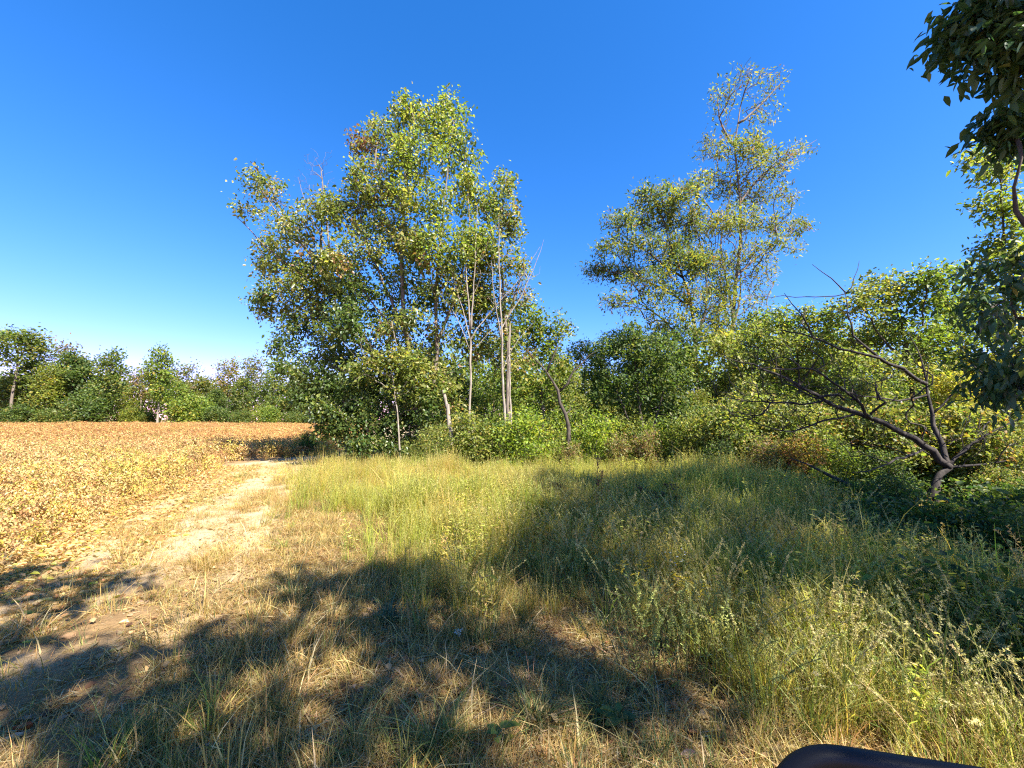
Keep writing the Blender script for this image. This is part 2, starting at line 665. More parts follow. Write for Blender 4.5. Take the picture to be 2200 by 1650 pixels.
def ground_mat():
    m, nt = new_mat('soil')
    L = nt.links.new
    at = N(nt, 'ShaderNodeAttribute', attribute_name='col')
    tc = N(nt, 'ShaderNodeTexCoord')
    n1 = N(nt, 'ShaderNodeTexNoise')
    n1.inputs['Scale'].default_value = 3.2
    n1.inputs['Detail'].default_value = 9
    n1.inputs['Roughness'].default_value = .72
    L(tc.outputs['Object'], n1.inputs['Vector'])
    n2 = N(nt, 'ShaderNodeTexNoise')
    n2.inputs['Scale'].default_value = 46
    n2.inputs['Detail'].default_value = 5
    n2.inputs['Roughness'].default_value = .7
    L(tc.outputs['Object'], n2.inputs['Vector'])
    vo = N(nt, 'ShaderNodeTexVoronoi')
    vo.inputs['Scale'].default_value = 30
    L(tc.outputs['Object'], vo.inputs['Vector'])
    r = N(nt, 'ShaderNodeValToRGB')
    r.color_ramp.elements[0].position = .3
    r.color_ramp.elements[0].color = (.55, .52, .48, 1)
    r.color_ramp.elements[1].position = .7
    r.color_ramp.elements[1].color = (1.2, 1.18, 1.12, 1)
    ad = N(nt, 'ShaderNodeMath', operation='ADD')
    h1 = N(nt, 'ShaderNodeMath', operation='MULTIPLY')
    h1.inputs[1].default_value = .5
    h2 = N(nt, 'ShaderNodeMath', operation='MULTIPLY')
    h2.inputs[1].default_value = .5
    L(n1.outputs[0], h1.inputs[0])
    L(n2.outputs[0], h2.inputs[0])
    L(h1.outputs[0], ad.inputs[0])
    L(h2.outputs[0], ad.inputs[1])
    L(ad.outputs[0], r.inputs[0])
    mu = N(nt, 'ShaderNodeMix', data_type='RGBA', blend_type='MULTIPLY')
    mu.inputs['Factor'].default_value = 1
    L(at.outputs['Color'], mu.inputs['A'])
    L(r.outputs[0], mu.inputs['B'])
    p = N(nt, 'ShaderNodeBsdfPrincipled')
    p.inputs['Roughness'].default_value = .95
    p.inputs['Specular IOR Level'].default_value = .1
    L(mu.outputs['Result'], p.inputs['Base Color'])
    b1 = N(nt, 'ShaderNodeBump')
    b1.inputs['Strength'].default_value = .8
    b1.inputs['Distance'].default_value = .03
    L(ad.outputs[0], b1.inputs['Height'])
    b2 = N(nt, 'ShaderNodeBump')
    b2.inputs['Strength'].default_value = .35
    b2.inputs['Distance'].default_value = .012
    L(vo.outputs['Distance'], b2.inputs['Height'])
    L(b1.outputs[0], b2.inputs['Normal'])
    L(b2.outputs[0], p.inputs['Normal'])
    o = N(nt, 'ShaderNodeOutputMaterial')
    L(p.outputs[0], o.inputs['Surface'])
    return m


M_SOIL = ground_mat()
DIRT = np.array([.50, .385, .24])
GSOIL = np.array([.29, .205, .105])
FSOIL = np.array([.36, .235, .12])


def ground_col(x, y):
    right = sstep(-.2, 1.4, x - track_right(y) + (vnoise(x, y, .8) - .5) * 1.2)
    soy = sstep(.3, -.4, x - soy_edge(y))
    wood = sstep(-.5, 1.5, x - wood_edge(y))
    c = DIRT * (.86 + .28 * vnoise(x, y, 1.7))[..., None]
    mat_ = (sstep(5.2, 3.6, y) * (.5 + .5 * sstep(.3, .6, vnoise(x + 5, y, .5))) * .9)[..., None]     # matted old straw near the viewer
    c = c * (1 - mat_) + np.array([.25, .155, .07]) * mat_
    c = c * (1 - right[..., None]) + GSOIL * right[..., None]
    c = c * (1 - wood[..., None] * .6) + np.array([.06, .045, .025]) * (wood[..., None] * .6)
    return c * (1 - soy[..., None]) + FSOIL * soy[..., None]


gx = axis_pts(14, -700, 700, .16, 1.07)
gy = axis_pts(16, -300, 900, .16, 1.06)
X, Y = np.meshgrid(gx, gy)
Z = gz(X, Y)
nx, ny = len(gx), len(gy)
i = np.arange(ny - 1)[:, None] * nx + np.arange(nx - 1)[None, :]
q = np.stack([i, i + 1, i + nx + 1, i + nx], -1).reshape(-1, 4)
gv = np.stack([X, Y, Z], -1).reshape(-1, 3)
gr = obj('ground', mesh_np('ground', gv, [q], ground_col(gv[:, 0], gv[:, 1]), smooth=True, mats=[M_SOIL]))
tag(gr, 'flat earth under the field, the weeds and the wood', 'ground', kind='structure')

ty = np.arange(1.2, 19, .11)
tu = np.linspace(0, 1, 42)
TX = soy_edge(ty)[:, None] - .15 + (track_right(ty) - soy_edge(ty) + .3)[:, None] * tu[None, :]
TY = np.repeat(ty[:, None], len(tu), 1)
rut = -.035 * np.exp(-((tu - .32) / .09) ** 2) - .03 * np.exp(-((tu - .72) / .09) ** 2)
edge = np.minimum(tu, 1 - tu)
TZ = gz(TX, TY) + .014 + (rut + .045 * sstep(0, .18, edge))[None, :] + (vnoise(TX, TY, .22) - .5) * .03 * sstep(0, .1, edge)[None, :]
k = len(tu)
i = np.arange(len(ty) - 1)[:, None] * k + np.arange(k - 1)[None, :]
q = np.stack([i, i + 1, i + k + 1, i + k], -1).reshape(-1, 4)
tv = np.stack([TX, TY, TZ], -1).reshape(-1, 3)
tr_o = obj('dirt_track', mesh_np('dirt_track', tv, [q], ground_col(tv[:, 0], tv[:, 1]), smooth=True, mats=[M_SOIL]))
tag(tr_o, 'bare pale dirt track between the crop field and the weeds', 'track', kind='structure')
print('ground', round(time.time() - T0, 1))

# ------------------------------------------------------------------ scattered cover (stuff)
SRC = bpy.data.collections.new('cover_sources')     # not linked to the scene: only read by the scatter


def strips(base, dirs, H, lean, W, rng, cols, segs=3, tipcol=1.15, twist=.5):
    """grass blades: curved tapering strips"""
    n = len(base)
    t = np.linspace(0, 1, segs + 1)
    side = unit(np.stack([-dirs[:, 1], dirs[:, 0], np.zeros(n)], 1) + rng.normal(0, twist, (n, 3)) * [1, 1, .2])
    V = np.zeros((n, segs + 1, 2, 3))
    for j, tt in enumerate(t):
        c = base + dirs * (lean * H * tt ** 1.8)[:, None] + np.array([0, 0, 1.]) * (H * (tt - .35 * lean * tt ** 2.4))[:, None]
        w = (W * (1 - tt) ** .6 * .5 + .0004)[:, None]
        V[:, j, 0] = c - side * w
        V[:, j, 1] = c + side * w
    b = np.arange(n)[:, None] * (2 * (segs + 1))
    q = np.concatenate([b + [2 * j, 2 * j + 1, 2 * j + 3, 2 * j + 2] for j in range(segs)], 0)
    g = np.linspace(.8, tipcol, segs + 1)
    C = cols[:, None, None, :] * g[None, :, None, None] * np.ones((1, 1, 2, 1))
    return V.reshape(-1, 3), q, C.reshape(-1, 3)


class Mesher:
    def __init__(s):
        s.v, s.q, s.c, s.n = [], [], [], 0

    def add(s, v, q, c):
        s.v.append(v); s.c.append(c)
        for f in (q if isinstance(q, list) else [q]):
            s.q.append(f + s.n)
        s.n += len(v)

    def mesh(s, name, mat):
        return mesh_np(name, np.concatenate(s.v), s.q, np.concatenate(s.c), mats=[mat])


STRAW = P_((4, (.50, .345, .12)), (3, (.39, .25, .085)), (2, (.58, .44, .21)), (1, (.28, .17, .07)), (1.6, (.25, .235, .055)))
STRAW_PALE = P_((4, (.52, .38, .19)), (3, (.42, .29, .13)), (1.4, (.60, .48, .28)), (1.4, (.30, .19, .09)))
DGREEN = P_((4, (.075, .115, .040)), (3, (.12, .155, .05)), (2, (.30, .26, .12)), (1, (.05, .085, .03)))
YGREEN = P_((4, (.40, .39, .058)), (3, (.52, .44, .10)), (2.6, (.26, .30, .046)), (2.6, (.59, .445, .16)))
MGREEN = P_((4, (.19, .23, .05)), (3, (.28, .29, .07)), (2, (.12, .165, .038)), (2, (.44, .35, .14)))


def clump(rng, n, h, spread, w, lean, pal, segs=3, hv=.3):
    a = rng.rand(n) * 6.283
    r = spread * np.sqrt(rng.rand(n))
    base = np.stack([np.cos(a) * r, np.sin(a) * r, np.full(n, -.02)], 1)
    b = a + rng.normal(0, .9, n)
    dirs = np.stack([np.cos(b), np.sin(b), np.zeros(n)], 1)
    H = h * np.exp(rng.normal(0, hv, n))
    return strips(base, dirs, H, np.abs(rng.normal(lean, .3, n)), w * np.exp(rng.normal(0, .25, n)), rng, pick_cols(pal, n, rng), segs)


def stalk(M, p, d, H, lean, r, col, rng, n=5):
    """one thin stalk; returns its centre line"""
    t = np.linspace(0, 1, n)
    P = p + d * (lean * H * t ** 1.9)[:, None] + np.array([0, 0, 1.]) * (H * (t - .3 * lean * t ** 2.2))[:, None]
    v, f = tube_geo([(P, r * (1 - .6 * t))])
    M.add(v, f, np.tile(np.array(col) * .9, (len(v), 1)))
    return P


def spike(M, P, r, col, rng, n=26, L=.012):
    """a bristly seed head round the centre line P"""
    m = n
    s = rng.rand(m) * (len(P) - 1.001)
    i = s.astype(int)
    c = P[i] + (P[i + 1] - P[i]) * (s - i)[:, None]
    ax = unit(rng.normal(size=(m, 3))) + unit(P[-1] - P[0]) * .9
    v, f, vp = leaves_geo(c, ax, np.full(m, L), np.full(m, r), rng, kite=True)
    M.add(v, f, np.repeat(np.array(col) * np.exp(rng.normal(0, .18, (m, 1))), vp, 0))


def rnd_dir(rng):
    a = rng.rand() * 6.283
    return np.array([math.cos(a), math.sin(a), 0])


def make_protos():
    rng = np.random.RandomState(3)
    out = []

    def fin(M, nm, mat):
        o = bpy.data.objects.new(nm, M.mesh(nm, mat))
        SRC.objects.link(o)
        out.append(o)
    groups = {}

    def group(key, k, fn, mat=M_GRASS):
        c = bpy.data.collections.new('cover_' + key)
        for j in range(k):
            M = Mesher()
            fn(M)
            o = bpy.data.objects.new(f'{key}_{j:02d}', M.mesh(key, mat))
            c.objects.link(o)
        groups[key] = (c, k)

    def dry(M):
        M.add(*clump(rng, 30, .105, .08, .0036, .65, STRAW))
        M.add(*clump(rng, 16, .06, .11, .0036, 1.4, STRAW_PALE))

    def dry_tall(M):
        M.add(*clump(rng, 18, .20, .06, .0038, .4, STRAW))
        M.add(*clump(rng, 9, .16, .05, .0042, .5, DGREEN))

    def tuft(M):
        M.add(*clump(rng, 42, .21, .05, .0052, .62, DGREEN, segs=4))
        M.add(*clump(rng, 8, .16, .06, .005, .8, STRAW))

    def tall(M):
        M.add(*clump(rng, 24, .40, .08, .0055, .28, YGREEN, segs=4))
        M.add(*clump(rng, 12, .22, .10, .005, .7, STRAW))
        for _ in range(5):
            d = rnd_dir(rng)
            P = stalk(M, np.array([rng.normal(0, .05), rng.normal(0, .05), 0]), d, rng.uniform(.42, .62), rng.uniform(.05, .3), .0016, (.36, .33, .10), rng)
            spike(M, P[2:], .006, (.46, .42, .15), rng, 30, .022)

    def weedy(M):
        for _ in range(4):
            d = rnd_dir(rng)
            H = rng.uniform(.3, .6)
            P = stalk(M, np.array([rng.normal(0, .06), rng.normal(0, .06), 0]), d, H, rng.uniform(.05, .3), .0026, (.20, .17, .07), rng, 7)
            m = 52
            s = rng.rand(m) * 5.99
            i = s.astype(int)
            c = P[i] + (P[i + 1] - P[i]) * (s - i)[:, None]
            ax = unit(rng.normal(size=(m, 3)) * [1, 1, .4]) + np.array([0, 0, .45])
            sz = np.exp(rng.normal(0, .3, m))
            v, f, vp = leaves_geo(c, ax, .036 * sz, .0085 * sz, rng)
            M.add(v, f, np.repeat(pick_cols(YGREEN, m, rng), vp, 0))
        M.add(*clump(rng, 10, .24, .10, .005, .5, MGREEN))

    def fox(M):
        M.add(*clump(rng, 20, .34, .07, .006, .45, MGREEN, segs=4))
        M.add(*clump(rng, 12, .26, .09, .005, .7, STRAW))
        for _ in range(4):
            d = rnd_dir(rng)
            P = stalk(M, np.array([rng.normal(0, .05), rng.normal(0, .05), 0]), d, rng.uniform(.4, .6), rng.uniform(.3, .7), .0014, (.40, .34, .13), rng, 8)
            spike(M, P[5:], .005, (.50, .44, .20), rng, 60, .014)

    def litter(M):
        n = 44
        c = np.stack([rng.normal(0, .14, n), rng.normal(0, .14, n), rng.uniform(.003, .022, n)], 1)
        a = rng.rand(n) * 6.283
        ax = np.stack([np.cos(a), np.sin(a), rng.normal(0, .08, n)], 1)
        sz = np.exp(rng.normal(0, .35, n))
        v, f, vp = leaves_geo(c, ax, .075 * sz, .0034 * sz, rng, upk=3, kite=True)
        M.add(v, f, np.repeat(pick_cols(STRAW_PALE, n, rng), vp, 0))
        n = 3
        c = np.stack([rng.normal(0, .14, n), rng.normal(0, .14, n), rng.uniform(.006, .02, n)], 1)
        ax = rng.normal(size=(n, 3)) * [1, 1, .15]
        v, f, vp = leaves_geo(c, ax, np.full(n, .05), np.full(n, .03), rng, upk=2)
        M.add(v, f, np.repeat(pick_cols(P_((2, (.28, .15, .07)), (2, (.36, .25, .14)), (1, (.16, .09, .05))), n, rng), vp, 0))

    SOYP = P_((4, (.60, .36, .145)), (3, (.67, .47, .21)), (1.8, (.46, .25, .10)), (1.6, (.64, .51, .16)), (.3, (.38, .37, .08)))
    SOYY = P_((4, (.62, .46, .10)), (3, (.60, .40, .14)), (1.6, (.46, .42, .07)), (1.6, (.46, .25, .08)))

    def soy(M, pal=SOYP):
        H = rng.uniform(.46, .60)
        pts = []
        for _ in range(4):
            d = rnd_dir(rng)
            P = stalk(M, np.zeros(3), d, H * rng.uniform(.8, 1.05), rng.uniform(.2, .5), .004, (.30, .19, .09), rng, 6)
            pts.append(P)
        P = np.concatenate([p[1:] for p in pts])
        m = 150
        c = P[rng.randint(0, len(P), m)] + rng.normal(0, .075, (m, 3))
        c[:, 2] = np.clip(c[:, 2], .03, None)
        ax = unit(rng.normal(size=(m, 3))) + np.array([0, 0, -.35])
        sz = np.exp(rng.normal(0, .25, m))
        v, f, vp = leaves_geo(c, ax, .052 * sz, .026 * sz, rng, upk=.6, fold=.4)
        M.add(v, f, np.repeat(pick_cols(pal, m, rng, jit=.22), vp, 0))

    def soy_litter(M):
        n = 26
        c = np.stack([rng.normal(0, .15, n), rng.normal(0, .15, n), rng.uniform(.002, .03, n)], 1)
        sz = np.exp(rng.normal(0, .3, n))
        v, f, vp = leaves_geo(c, rng.normal(size=(n, 3)) * [1, 1, .3], .045 * sz, .024 * sz, rng, upk=1.2, fold=.4)
        M.add(v, f, np.repeat(pick_cols(SOYP, n, rng, jit=.22), vp, 0))
        M.add(*clump(rng, 8, .08, .14, .0034, .8, STRAW))

    group('soy_litter', 3, soy_litter)

    GC = P_((4, (.070, .120, .025)), (3, (.11, .165, .03)), (2, (.045, .08, .02)), (.6, (.22, .2, .04)))

    def cover(M):
        n = 64
        c = np.stack([rng.normal(0, .16, n), rng.normal(0, .16, n), rng.uniform(.04, .42, n)], 1)
        ax = rng.normal(size=(n, 3)) + np.array([0, 0, -.1])
        sz = np.exp(rng.normal(0, .28, n))
        v, f, vp = leaves_geo(c, ax, .056 * sz, .033 * sz, rng, upk=1.2)
        M.add(v, f, np.repeat(pick_cols(GC, n, rng), vp, 0))
        for _ in range(4):
            stalk(M, np.array([rng.normal(0, .08), rng.normal(0, .08), 0]), rnd_dir(rng), rng.uniform(.25, .45), .5, .0025, (.12, .09, .05), rng)

    group('dry', 4, dry)
    group('dry_tall', 4, dry_tall)
    group('tuft', 3, tuft)
    group('tall', 5, tall)
    group('weedy', 4, weedy)
    group('fox', 4, fox)
    group('litter', 4, litter)
    group('soy', 5, soy, M_SOY)
    group('soy_yellow', 4, lambda M: soy(M, SOYY), M_SOY)
    group('cover', 5, cover)
    return groups


PROTO = make_protos()


def scatter_tree(coll):
    ng = bpy.data.node_groups.new('scatter', 'GeometryNodeTree')
    ng.interface.new_socket('Geometry', in_out='INPUT', socket_type='NodeSocketGeometry')
    ng.interface.new_socket('Geometry', in_out='OUTPUT', socket_type='NodeSocketGeometry')
    L = ng.links.new
    gi = ng.nodes.new('NodeGroupInput')
    go = ng.nodes.new('NodeGroupOutput')
    m2p = ng.nodes.new('GeometryNodeMeshToPoints')
    L(gi.outputs[0], m2p.inputs['Mesh'])
    ci = ng.nodes.new('GeometryNodeCollectionInfo')
    ci.inputs['Collection'].default_value = coll
    ci.inputs['Separate Children'].default_value = True
    ci.inputs['Reset Children'].default_value = True
    iop = ng.nodes.new('GeometryNodeInstanceOnPoints')
    iop.inputs['Pick Instance'].default_value = True
    L(m2p.outputs[0], iop.inputs['Points'])
    L(ci.outputs[0], iop.inputs['Instance'])

    def na(nm, t):
        n = ng.nodes.new('GeometryNodeInputNamedAttribute')
        n.data_type = t
        n.inputs['Name'].default_value = nm
        return n.outputs['Attribute']
    L(na('pick', 'INT'), iop.inputs['Instance Index'])
    e = ng.nodes.new('FunctionNodeEulerToRotation')
    L(na('rot', 'FLOAT_VECTOR'), e.inputs[0])
    L(e.outputs[0], iop.inputs['Rotation'])
    L(na('scl', 'FLOAT_VECTOR'), iop.inputs['Scale'])
    L(iop.outputs[0], go.inputs[0])
    return ng


def scatter(name, key, P, scl, tint, rng, label, cat, tilt=.12, mat=None):
    coll, k = PROTO[key]
    n = len(P)
    me = bpy.data.meshes.new(name)
    me.vertices.add(n)
    me.vertices.foreach_set('co', np.ascontiguousarray(P, np.float32).ravel())
    a = me.attributes.new('pick', 'INT', 'POINT')
    a.data.foreach_set('value', rng.randint(0, k, n).astype(np.int32))
    rot = np.stack([rng.normal(0, tilt, n), rng.normal(0, tilt, n), rng.rand(n) * 6.283], 1).astype(np.float32)
    a = me.attributes.new('rot', 'FLOAT_VECTOR', 'POINT')
    a.data.foreach_set('vector', rot.ravel())
    scl = np.asarray(scl, np.float32)
    if scl.ndim == 1:
        scl = np.repeat(scl[:, None], 3, 1)
    a = me.attributes.new('scl', 'FLOAT_VECTOR', 'POINT')
    a.data.foreach_set('vector', np.ascontiguousarray(scl, np.float32).ravel())
    c = np.ones((n, 4), np.float32)
    c[:, :3] = tint
    a = me.attributes.new('tint', 'FLOAT_COLOR', 'POINT')
    a.data.foreach_set('color', c.ravel())
    o = obj(name, me)
    md = o.modifiers.new('scatter', 'NODES')
    md.node_group = scatter_tree(coll)
    tag(o, label, cat, kind='stuff')
    return o


def seed_pts(rng, dens_fn, x0, x1, y0, y1, dmax):
    n = int((x1 - x0) * (y1 - y0) * dmax)
    x, y = rng.uniform(x0, x1, n), rng.uniform(y0, y1, n)
    k = rng.rand(n) * dmax < dens_fn(x, y)
    x, y = x[k], y[k]
    return x, y, np.stack([x, y, gz(x, y)], 1)


def in_view(x, y, m=1.6):
    return (np.abs(x) < 1.32 * y + m).astype(float)


def jit(rng, n, s=.14, base=(1, 1, 1)):
    return np.array(base) * np.exp(rng.normal(0, s, (n, 1))) * np.exp(rng.normal(0, .05, (n, 3)))


rng = np.random.RandomState(11)


def meadow(x, y):
    """0..1: how much the place is overgrown (right of the track, before the wood)"""
    return sstep(-.5, 2.4 - 1.0 * sstep(5, 9, y), x - track_right(y) + (vnoise(x, y, .9) - .5) * 1.8) * in_view(x, y)


def lushness(x, y):
    """0 dry straw in front on the left, 1 tall green weeds towards the right and the back"""
    return np.clip(sstep(1.4, 5.4, y + 1.1 * x + (vnoise(x, y, 1.1) - .5) * 3.2), 0, 1)


# --- dry short grass, thick in the foreground, thin on the track
def d_dry(x, y):
    m = meadow(x, y)
    tr = (x > soy_edge(y) + .1) * in_view(x, y)
    patch = sstep(.52, .75, vnoise(x, y, .7))
    gap = .3 + .7 * sstep(.22, .5, vnoise(x + 4, y, .33))
    return tr * (m * gap * (240 - 170 * lushness(x, y)) * (1 - .7 * sstep(5, 12, y)) + (1 - m) * (55 + 150 * patch) * (1 - .55 * sstep(6, 12, y)))


x, y, P = seed_pts(rng, d_dry, -9, 8, 1.2, 15, 245)
patch = vnoise(x, y, .45)
sc = (.75 + .55 * patch) * np.exp(rng.normal(0, .18, len(x)))
scatter('dry_grass', 'dry', P, sc, jit(rng, len(x), .16), rng, 'short dry straw coloured grass covering the near ground', 'grass')


def d_dryt(x, y):
    m = meadow(x, y)
    tr = (x > soy_edge(y) + .3) * in_view(x, y)
    patch = sstep(.45, .72, vnoise(x + 9, y, .6))
    return tr * (m * (12 + 55 * patch) * (1 - .45 * lushness(x, y)) + (1 - m) * 14 * patch)


x, y, P = seed_pts(rng, d_dryt, -9, 8, 1.2, 15, 68)
sc = (.75 + .5 * vnoise(x, y, .9)) * np.exp(rng.normal(0, .2, len(x)))
scatter('straw_grass', 'dry_tall', P, sc * .86, jit(rng, len(x), .16), rng, 'knee high bleached grass stems standing among the short straw', 'grass')


def d_litter(x, y):
    tr = (x > soy_edge(y) - .1) * in_view(x, y) * (y < 13)
    return tr * (110 + 130 * vnoise(x, y, .8)) * (1 - .7 * lushness(x, y)) * (1 - .5 * sstep(3.6, 5.5, y) * (1 - meadow(x, y)))


x, y, P = seed_pts(rng, d_litter, -10, 6, 1.2, 13, 240)
P[:, 2] += .012
scatter('straw_litter', 'litter', P, .8 + .5 * rng.rand(len(x)), jit(rng, len(x), .14), rng, 'flattened dead straw and leaf bits lying on the dirt', 'straw', tilt=.05)

x, y, P = seed_pts(rng, lambda x, y: 150 * np.exp(-((x - soy_edge(y) - .1) / .75) ** 2) * in_view(x, y) * (y < 13.5), -11, -2, 1.5, 13.5, 150)
P[:, 2] += .012
scatter('crop_litter', 'soy_litter', P, .8 + .5 * rng.rand(len(x)), jit(rng, len(x), .16), rng, 'fallen tan crop leaves strewn along the field edge', 'leaf litter', tilt=.06)

x, y, P = seed_pts(rng, lambda x, y: meadow(x, y) * 42 * sstep(.42, .75, vnoise(x + 3, y + 5, .5)) * (1 - .5 * lushness(x, y)) * (y < 9), -6, 7, 1.2, 9, 42)
yg = sstep(.35, .65, vnoise(x + 70, y, .7))[:, None]
scatter('green_grass', 'tuft', P, (.55 + .45 * rng.rand(len(x))), jit(rng, len(x), .15) * (1 - yg + yg * np.array([2.3, 2.0, 1.1])), rng, 'green grass scattered through the dry foreground', 'grass')


# --- tall yellow green grass of the middle
def d_tall(x, y):
    m = meadow(x, y) * sstep(.8, -.4, x - wood_edge(y))
    return m * sstep(.25, .8, lushness(x, y)) * (110 - 50 * sstep(6, 13, y)) * (.3 + .7 * sstep(.3, .6, vnoise(x, y, .8)))


x, y, P = seed_pts(rng, d_tall, -9, 9, 1.8, 16, 110)
g = vnoise(x, y, 1.5)
hgt = (.60 + .5 * g) * (.68 + .64 * vnoise(x + 7, y + 2, .55)) * np.exp(rng.normal(0, .15, len(x))) * (.62 + .42 * sstep(2.5, 8, y) + .25 * sstep(.5, 2.5, x) * sstep(6, 3, y)) 
gt = vnoise(x + 50, y + 13, 1.1)
tint = jit(rng, len(x), .13) * (np.array([1.15, 1.0, 1.0]) * (1 - gt)[:, None] + np.array([.86, 1.0, .72]) * gt[:, None])
scatter('tall_grass', 'tall', P, np.stack([hgt, hgt, hgt], 1), tint, rng, 'tall yellow green seeding grass between the track and the wood', 'grass')


def d_weedy(x, y):
    m = meadow(x, y) * sstep(.9, -.3, x - wood_edge(y))
    return m * sstep(.3, .9, lushness(x, y)) * (2 + 17 * sstep(.45, .7, vnoise(x + 20, y, .9))) * sstep(-2.5, .5, x - .25 * y + 2.4)


x, y, P = seed_pts(rng, d_weedy, -9, 9, 2.0, 15, 50)
scatter('weeds', 'weedy', P, (.7 + .55 * rng.rand(len(x))), jit(rng, len(x), .16), rng, 'leafy green weeds growing through the tall grass', 'weeds')


def d_fox(x, y):
    m = meadow(x, y) * sstep(.9, -.3, x - wood_edge(y))
    return m * sstep(.2, .8, lushness(x, y)) * (14 + 30 * vnoise(x + 40, y, .8)) * sstep(-.6, 1.2, x) * (y < 9)


x, y, P = seed_pts(rng, d_fox, -1, 9, 1.4, 9, 44)
scatter('foxtail_grass', 'fox', P, (.7 + .5 * rng.rand(len(x))), jit(rng, len(x), .14), rng, 'foxtail grass with bristly nodding heads in the near weeds', 'grass')


# --- leafy ground cover along the wood edge
def d_cover(x, y):
    e = x - wood_edge(y) + (vnoise(x, y, 1.2) - .5) * 1.6
    foot = (np.abs(x - 1.045 * y) < .55) & (y > 5.9) & (y < 8.5)         # the bare foot of the leaning dead tree
    return sstep(-.5, .6, e) * in_view(x, y, 3) * (30 - 20 * sstep(6, 16, y)) * (y < 26) * ~foot


x, y, P = seed_pts(rng, d_cover, -10, 30, 2.0, 26, 30)
scatter('ground_cover', 'cover', P, (.62 + .75 * vnoise(x, y, 1.4)) * (.75 + .4 * rng.rand(len(x))), jit(rng, len(x), .16), rng, 'low leafy vines and seedlings matting the wood edge', 'ground cover')


# --- soybean crop
def d_soy(x, y):
    e = soy_edge(y) - x + (vnoise(x, y, .8) - .5) * .9 + (vnoise(x, y, .3) - .5) * .5
    far = np.hypot(x, y)
    d = 15 - 7.5 * sstep(8, 22, far) - 3.4 * sstep(22, 50, far)
    return (e > 0) * d * (.3 + .7 * sstep(0, 1.3, e)) * (x > -1.42 * y - 6) * (y < 66)


def yel(x, y):
    e = soy_edge(y) - x
    return np.clip(sstep(7.5, .5, e + (vnoise(x, y, 2.2) - .5) * 7) * (y < 24), 0, 1)


x, y, P = seed_pts(rng, d_soy, -95, -3.5, 2.5, 66, 15)
yy = rng.rand(len(x)) < .42 * yel(x, y) * (.4 + .6 * sstep(5, 8, y))
rad = np.hypot(x, y)
hs = (.72 + .28 * sstep(5, 12, y)) * np.exp(rng.normal(0, .12, len(x))) * (.82 + .3 * vnoise(x, y, 3.0)) * (.55 + .45 * sstep(0, 1.4, soy_edge(y) - x))
ws = hs * (1 + .45 * sstep(18, 45, rad))
SCL = np.stack([ws, ws, hs], 1)
fr = sstep(12, 30, y)[:, None]                 # the middle of the field is riper, redder brown
row = (np.array([1.0, 1.0, 1.0]) * (1 - fr) + np.array([1.0, .86, .80]) * fr) * (.78 + .2 * vnoise(x, y, 6.0))[:, None]
t_ = jit(rng, len(x), .12) * row
scatter('soybean_crop', 'soy', P[~yy], SCL[~yy], t_[~yy], rng, 'ripening orange brown soybean crop filling the field', 'soybeans')
scatter('soybean_edge', 'soy_yellow', P[yy], SCL[yy], t_[yy], rng, 'yellower soybean plants along the edge of the field', 'soybeans')
print('cover', len(x), round(time.time() - T0, 1))


# ------------------------------------------------------------------ the main clump of trees
pix_tree('leafy_tree', 905, 14.0, [
    [(905, 0), (898, 900), (885, 800), (868, 680), (862, 560), (868, 440), (885, 330), (890, 255)],
    [(915, 0), (925, 880), (940, 760), (935, 650), (945, 520), (960, 380), (975, 260)],
    [(872, 720), (820, 600), (775, 480), (760, 370)],
    [(938, 740), (985, 620), (1010, 500), (1005, 380)],
    [(890, 800), (830, 690), (770, 610), (700, 540)],
], [
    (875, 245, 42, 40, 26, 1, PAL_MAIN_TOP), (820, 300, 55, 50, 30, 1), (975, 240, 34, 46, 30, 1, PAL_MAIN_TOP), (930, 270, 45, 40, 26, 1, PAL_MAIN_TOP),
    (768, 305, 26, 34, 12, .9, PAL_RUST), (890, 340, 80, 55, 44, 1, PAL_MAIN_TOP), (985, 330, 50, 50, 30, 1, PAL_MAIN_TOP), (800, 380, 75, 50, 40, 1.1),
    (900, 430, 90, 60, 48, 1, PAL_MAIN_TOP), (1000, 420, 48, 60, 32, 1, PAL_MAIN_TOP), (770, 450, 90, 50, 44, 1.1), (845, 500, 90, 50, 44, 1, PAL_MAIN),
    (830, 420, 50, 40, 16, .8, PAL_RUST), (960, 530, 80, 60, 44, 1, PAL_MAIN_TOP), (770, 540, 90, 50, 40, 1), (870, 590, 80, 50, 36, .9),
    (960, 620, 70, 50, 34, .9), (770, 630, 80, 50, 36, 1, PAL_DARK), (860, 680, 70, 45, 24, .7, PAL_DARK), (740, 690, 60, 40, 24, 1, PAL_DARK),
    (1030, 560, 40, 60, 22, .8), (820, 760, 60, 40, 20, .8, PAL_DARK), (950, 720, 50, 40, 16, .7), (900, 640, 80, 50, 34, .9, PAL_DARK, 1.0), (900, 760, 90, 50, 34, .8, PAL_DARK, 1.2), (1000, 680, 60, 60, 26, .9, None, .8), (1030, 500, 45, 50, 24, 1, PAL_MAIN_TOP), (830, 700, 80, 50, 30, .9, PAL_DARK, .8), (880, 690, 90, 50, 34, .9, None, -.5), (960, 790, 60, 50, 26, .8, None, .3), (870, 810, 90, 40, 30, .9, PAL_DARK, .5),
    (1000, 560, 60, 60, 30, 1, PAL_MAIN_TOP, .5), (910, 540, 80, 50, 34, 1, None, -.8), (1040, 640, 50, 50, 24, 1, None, .5), (700, 590, 70, 50, 30, 1, None, .4),
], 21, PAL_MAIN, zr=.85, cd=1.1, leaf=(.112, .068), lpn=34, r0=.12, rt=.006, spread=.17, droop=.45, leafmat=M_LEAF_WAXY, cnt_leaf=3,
    label='tallest broad leafy tree beside the crop field, two trunks and pointed twin top')

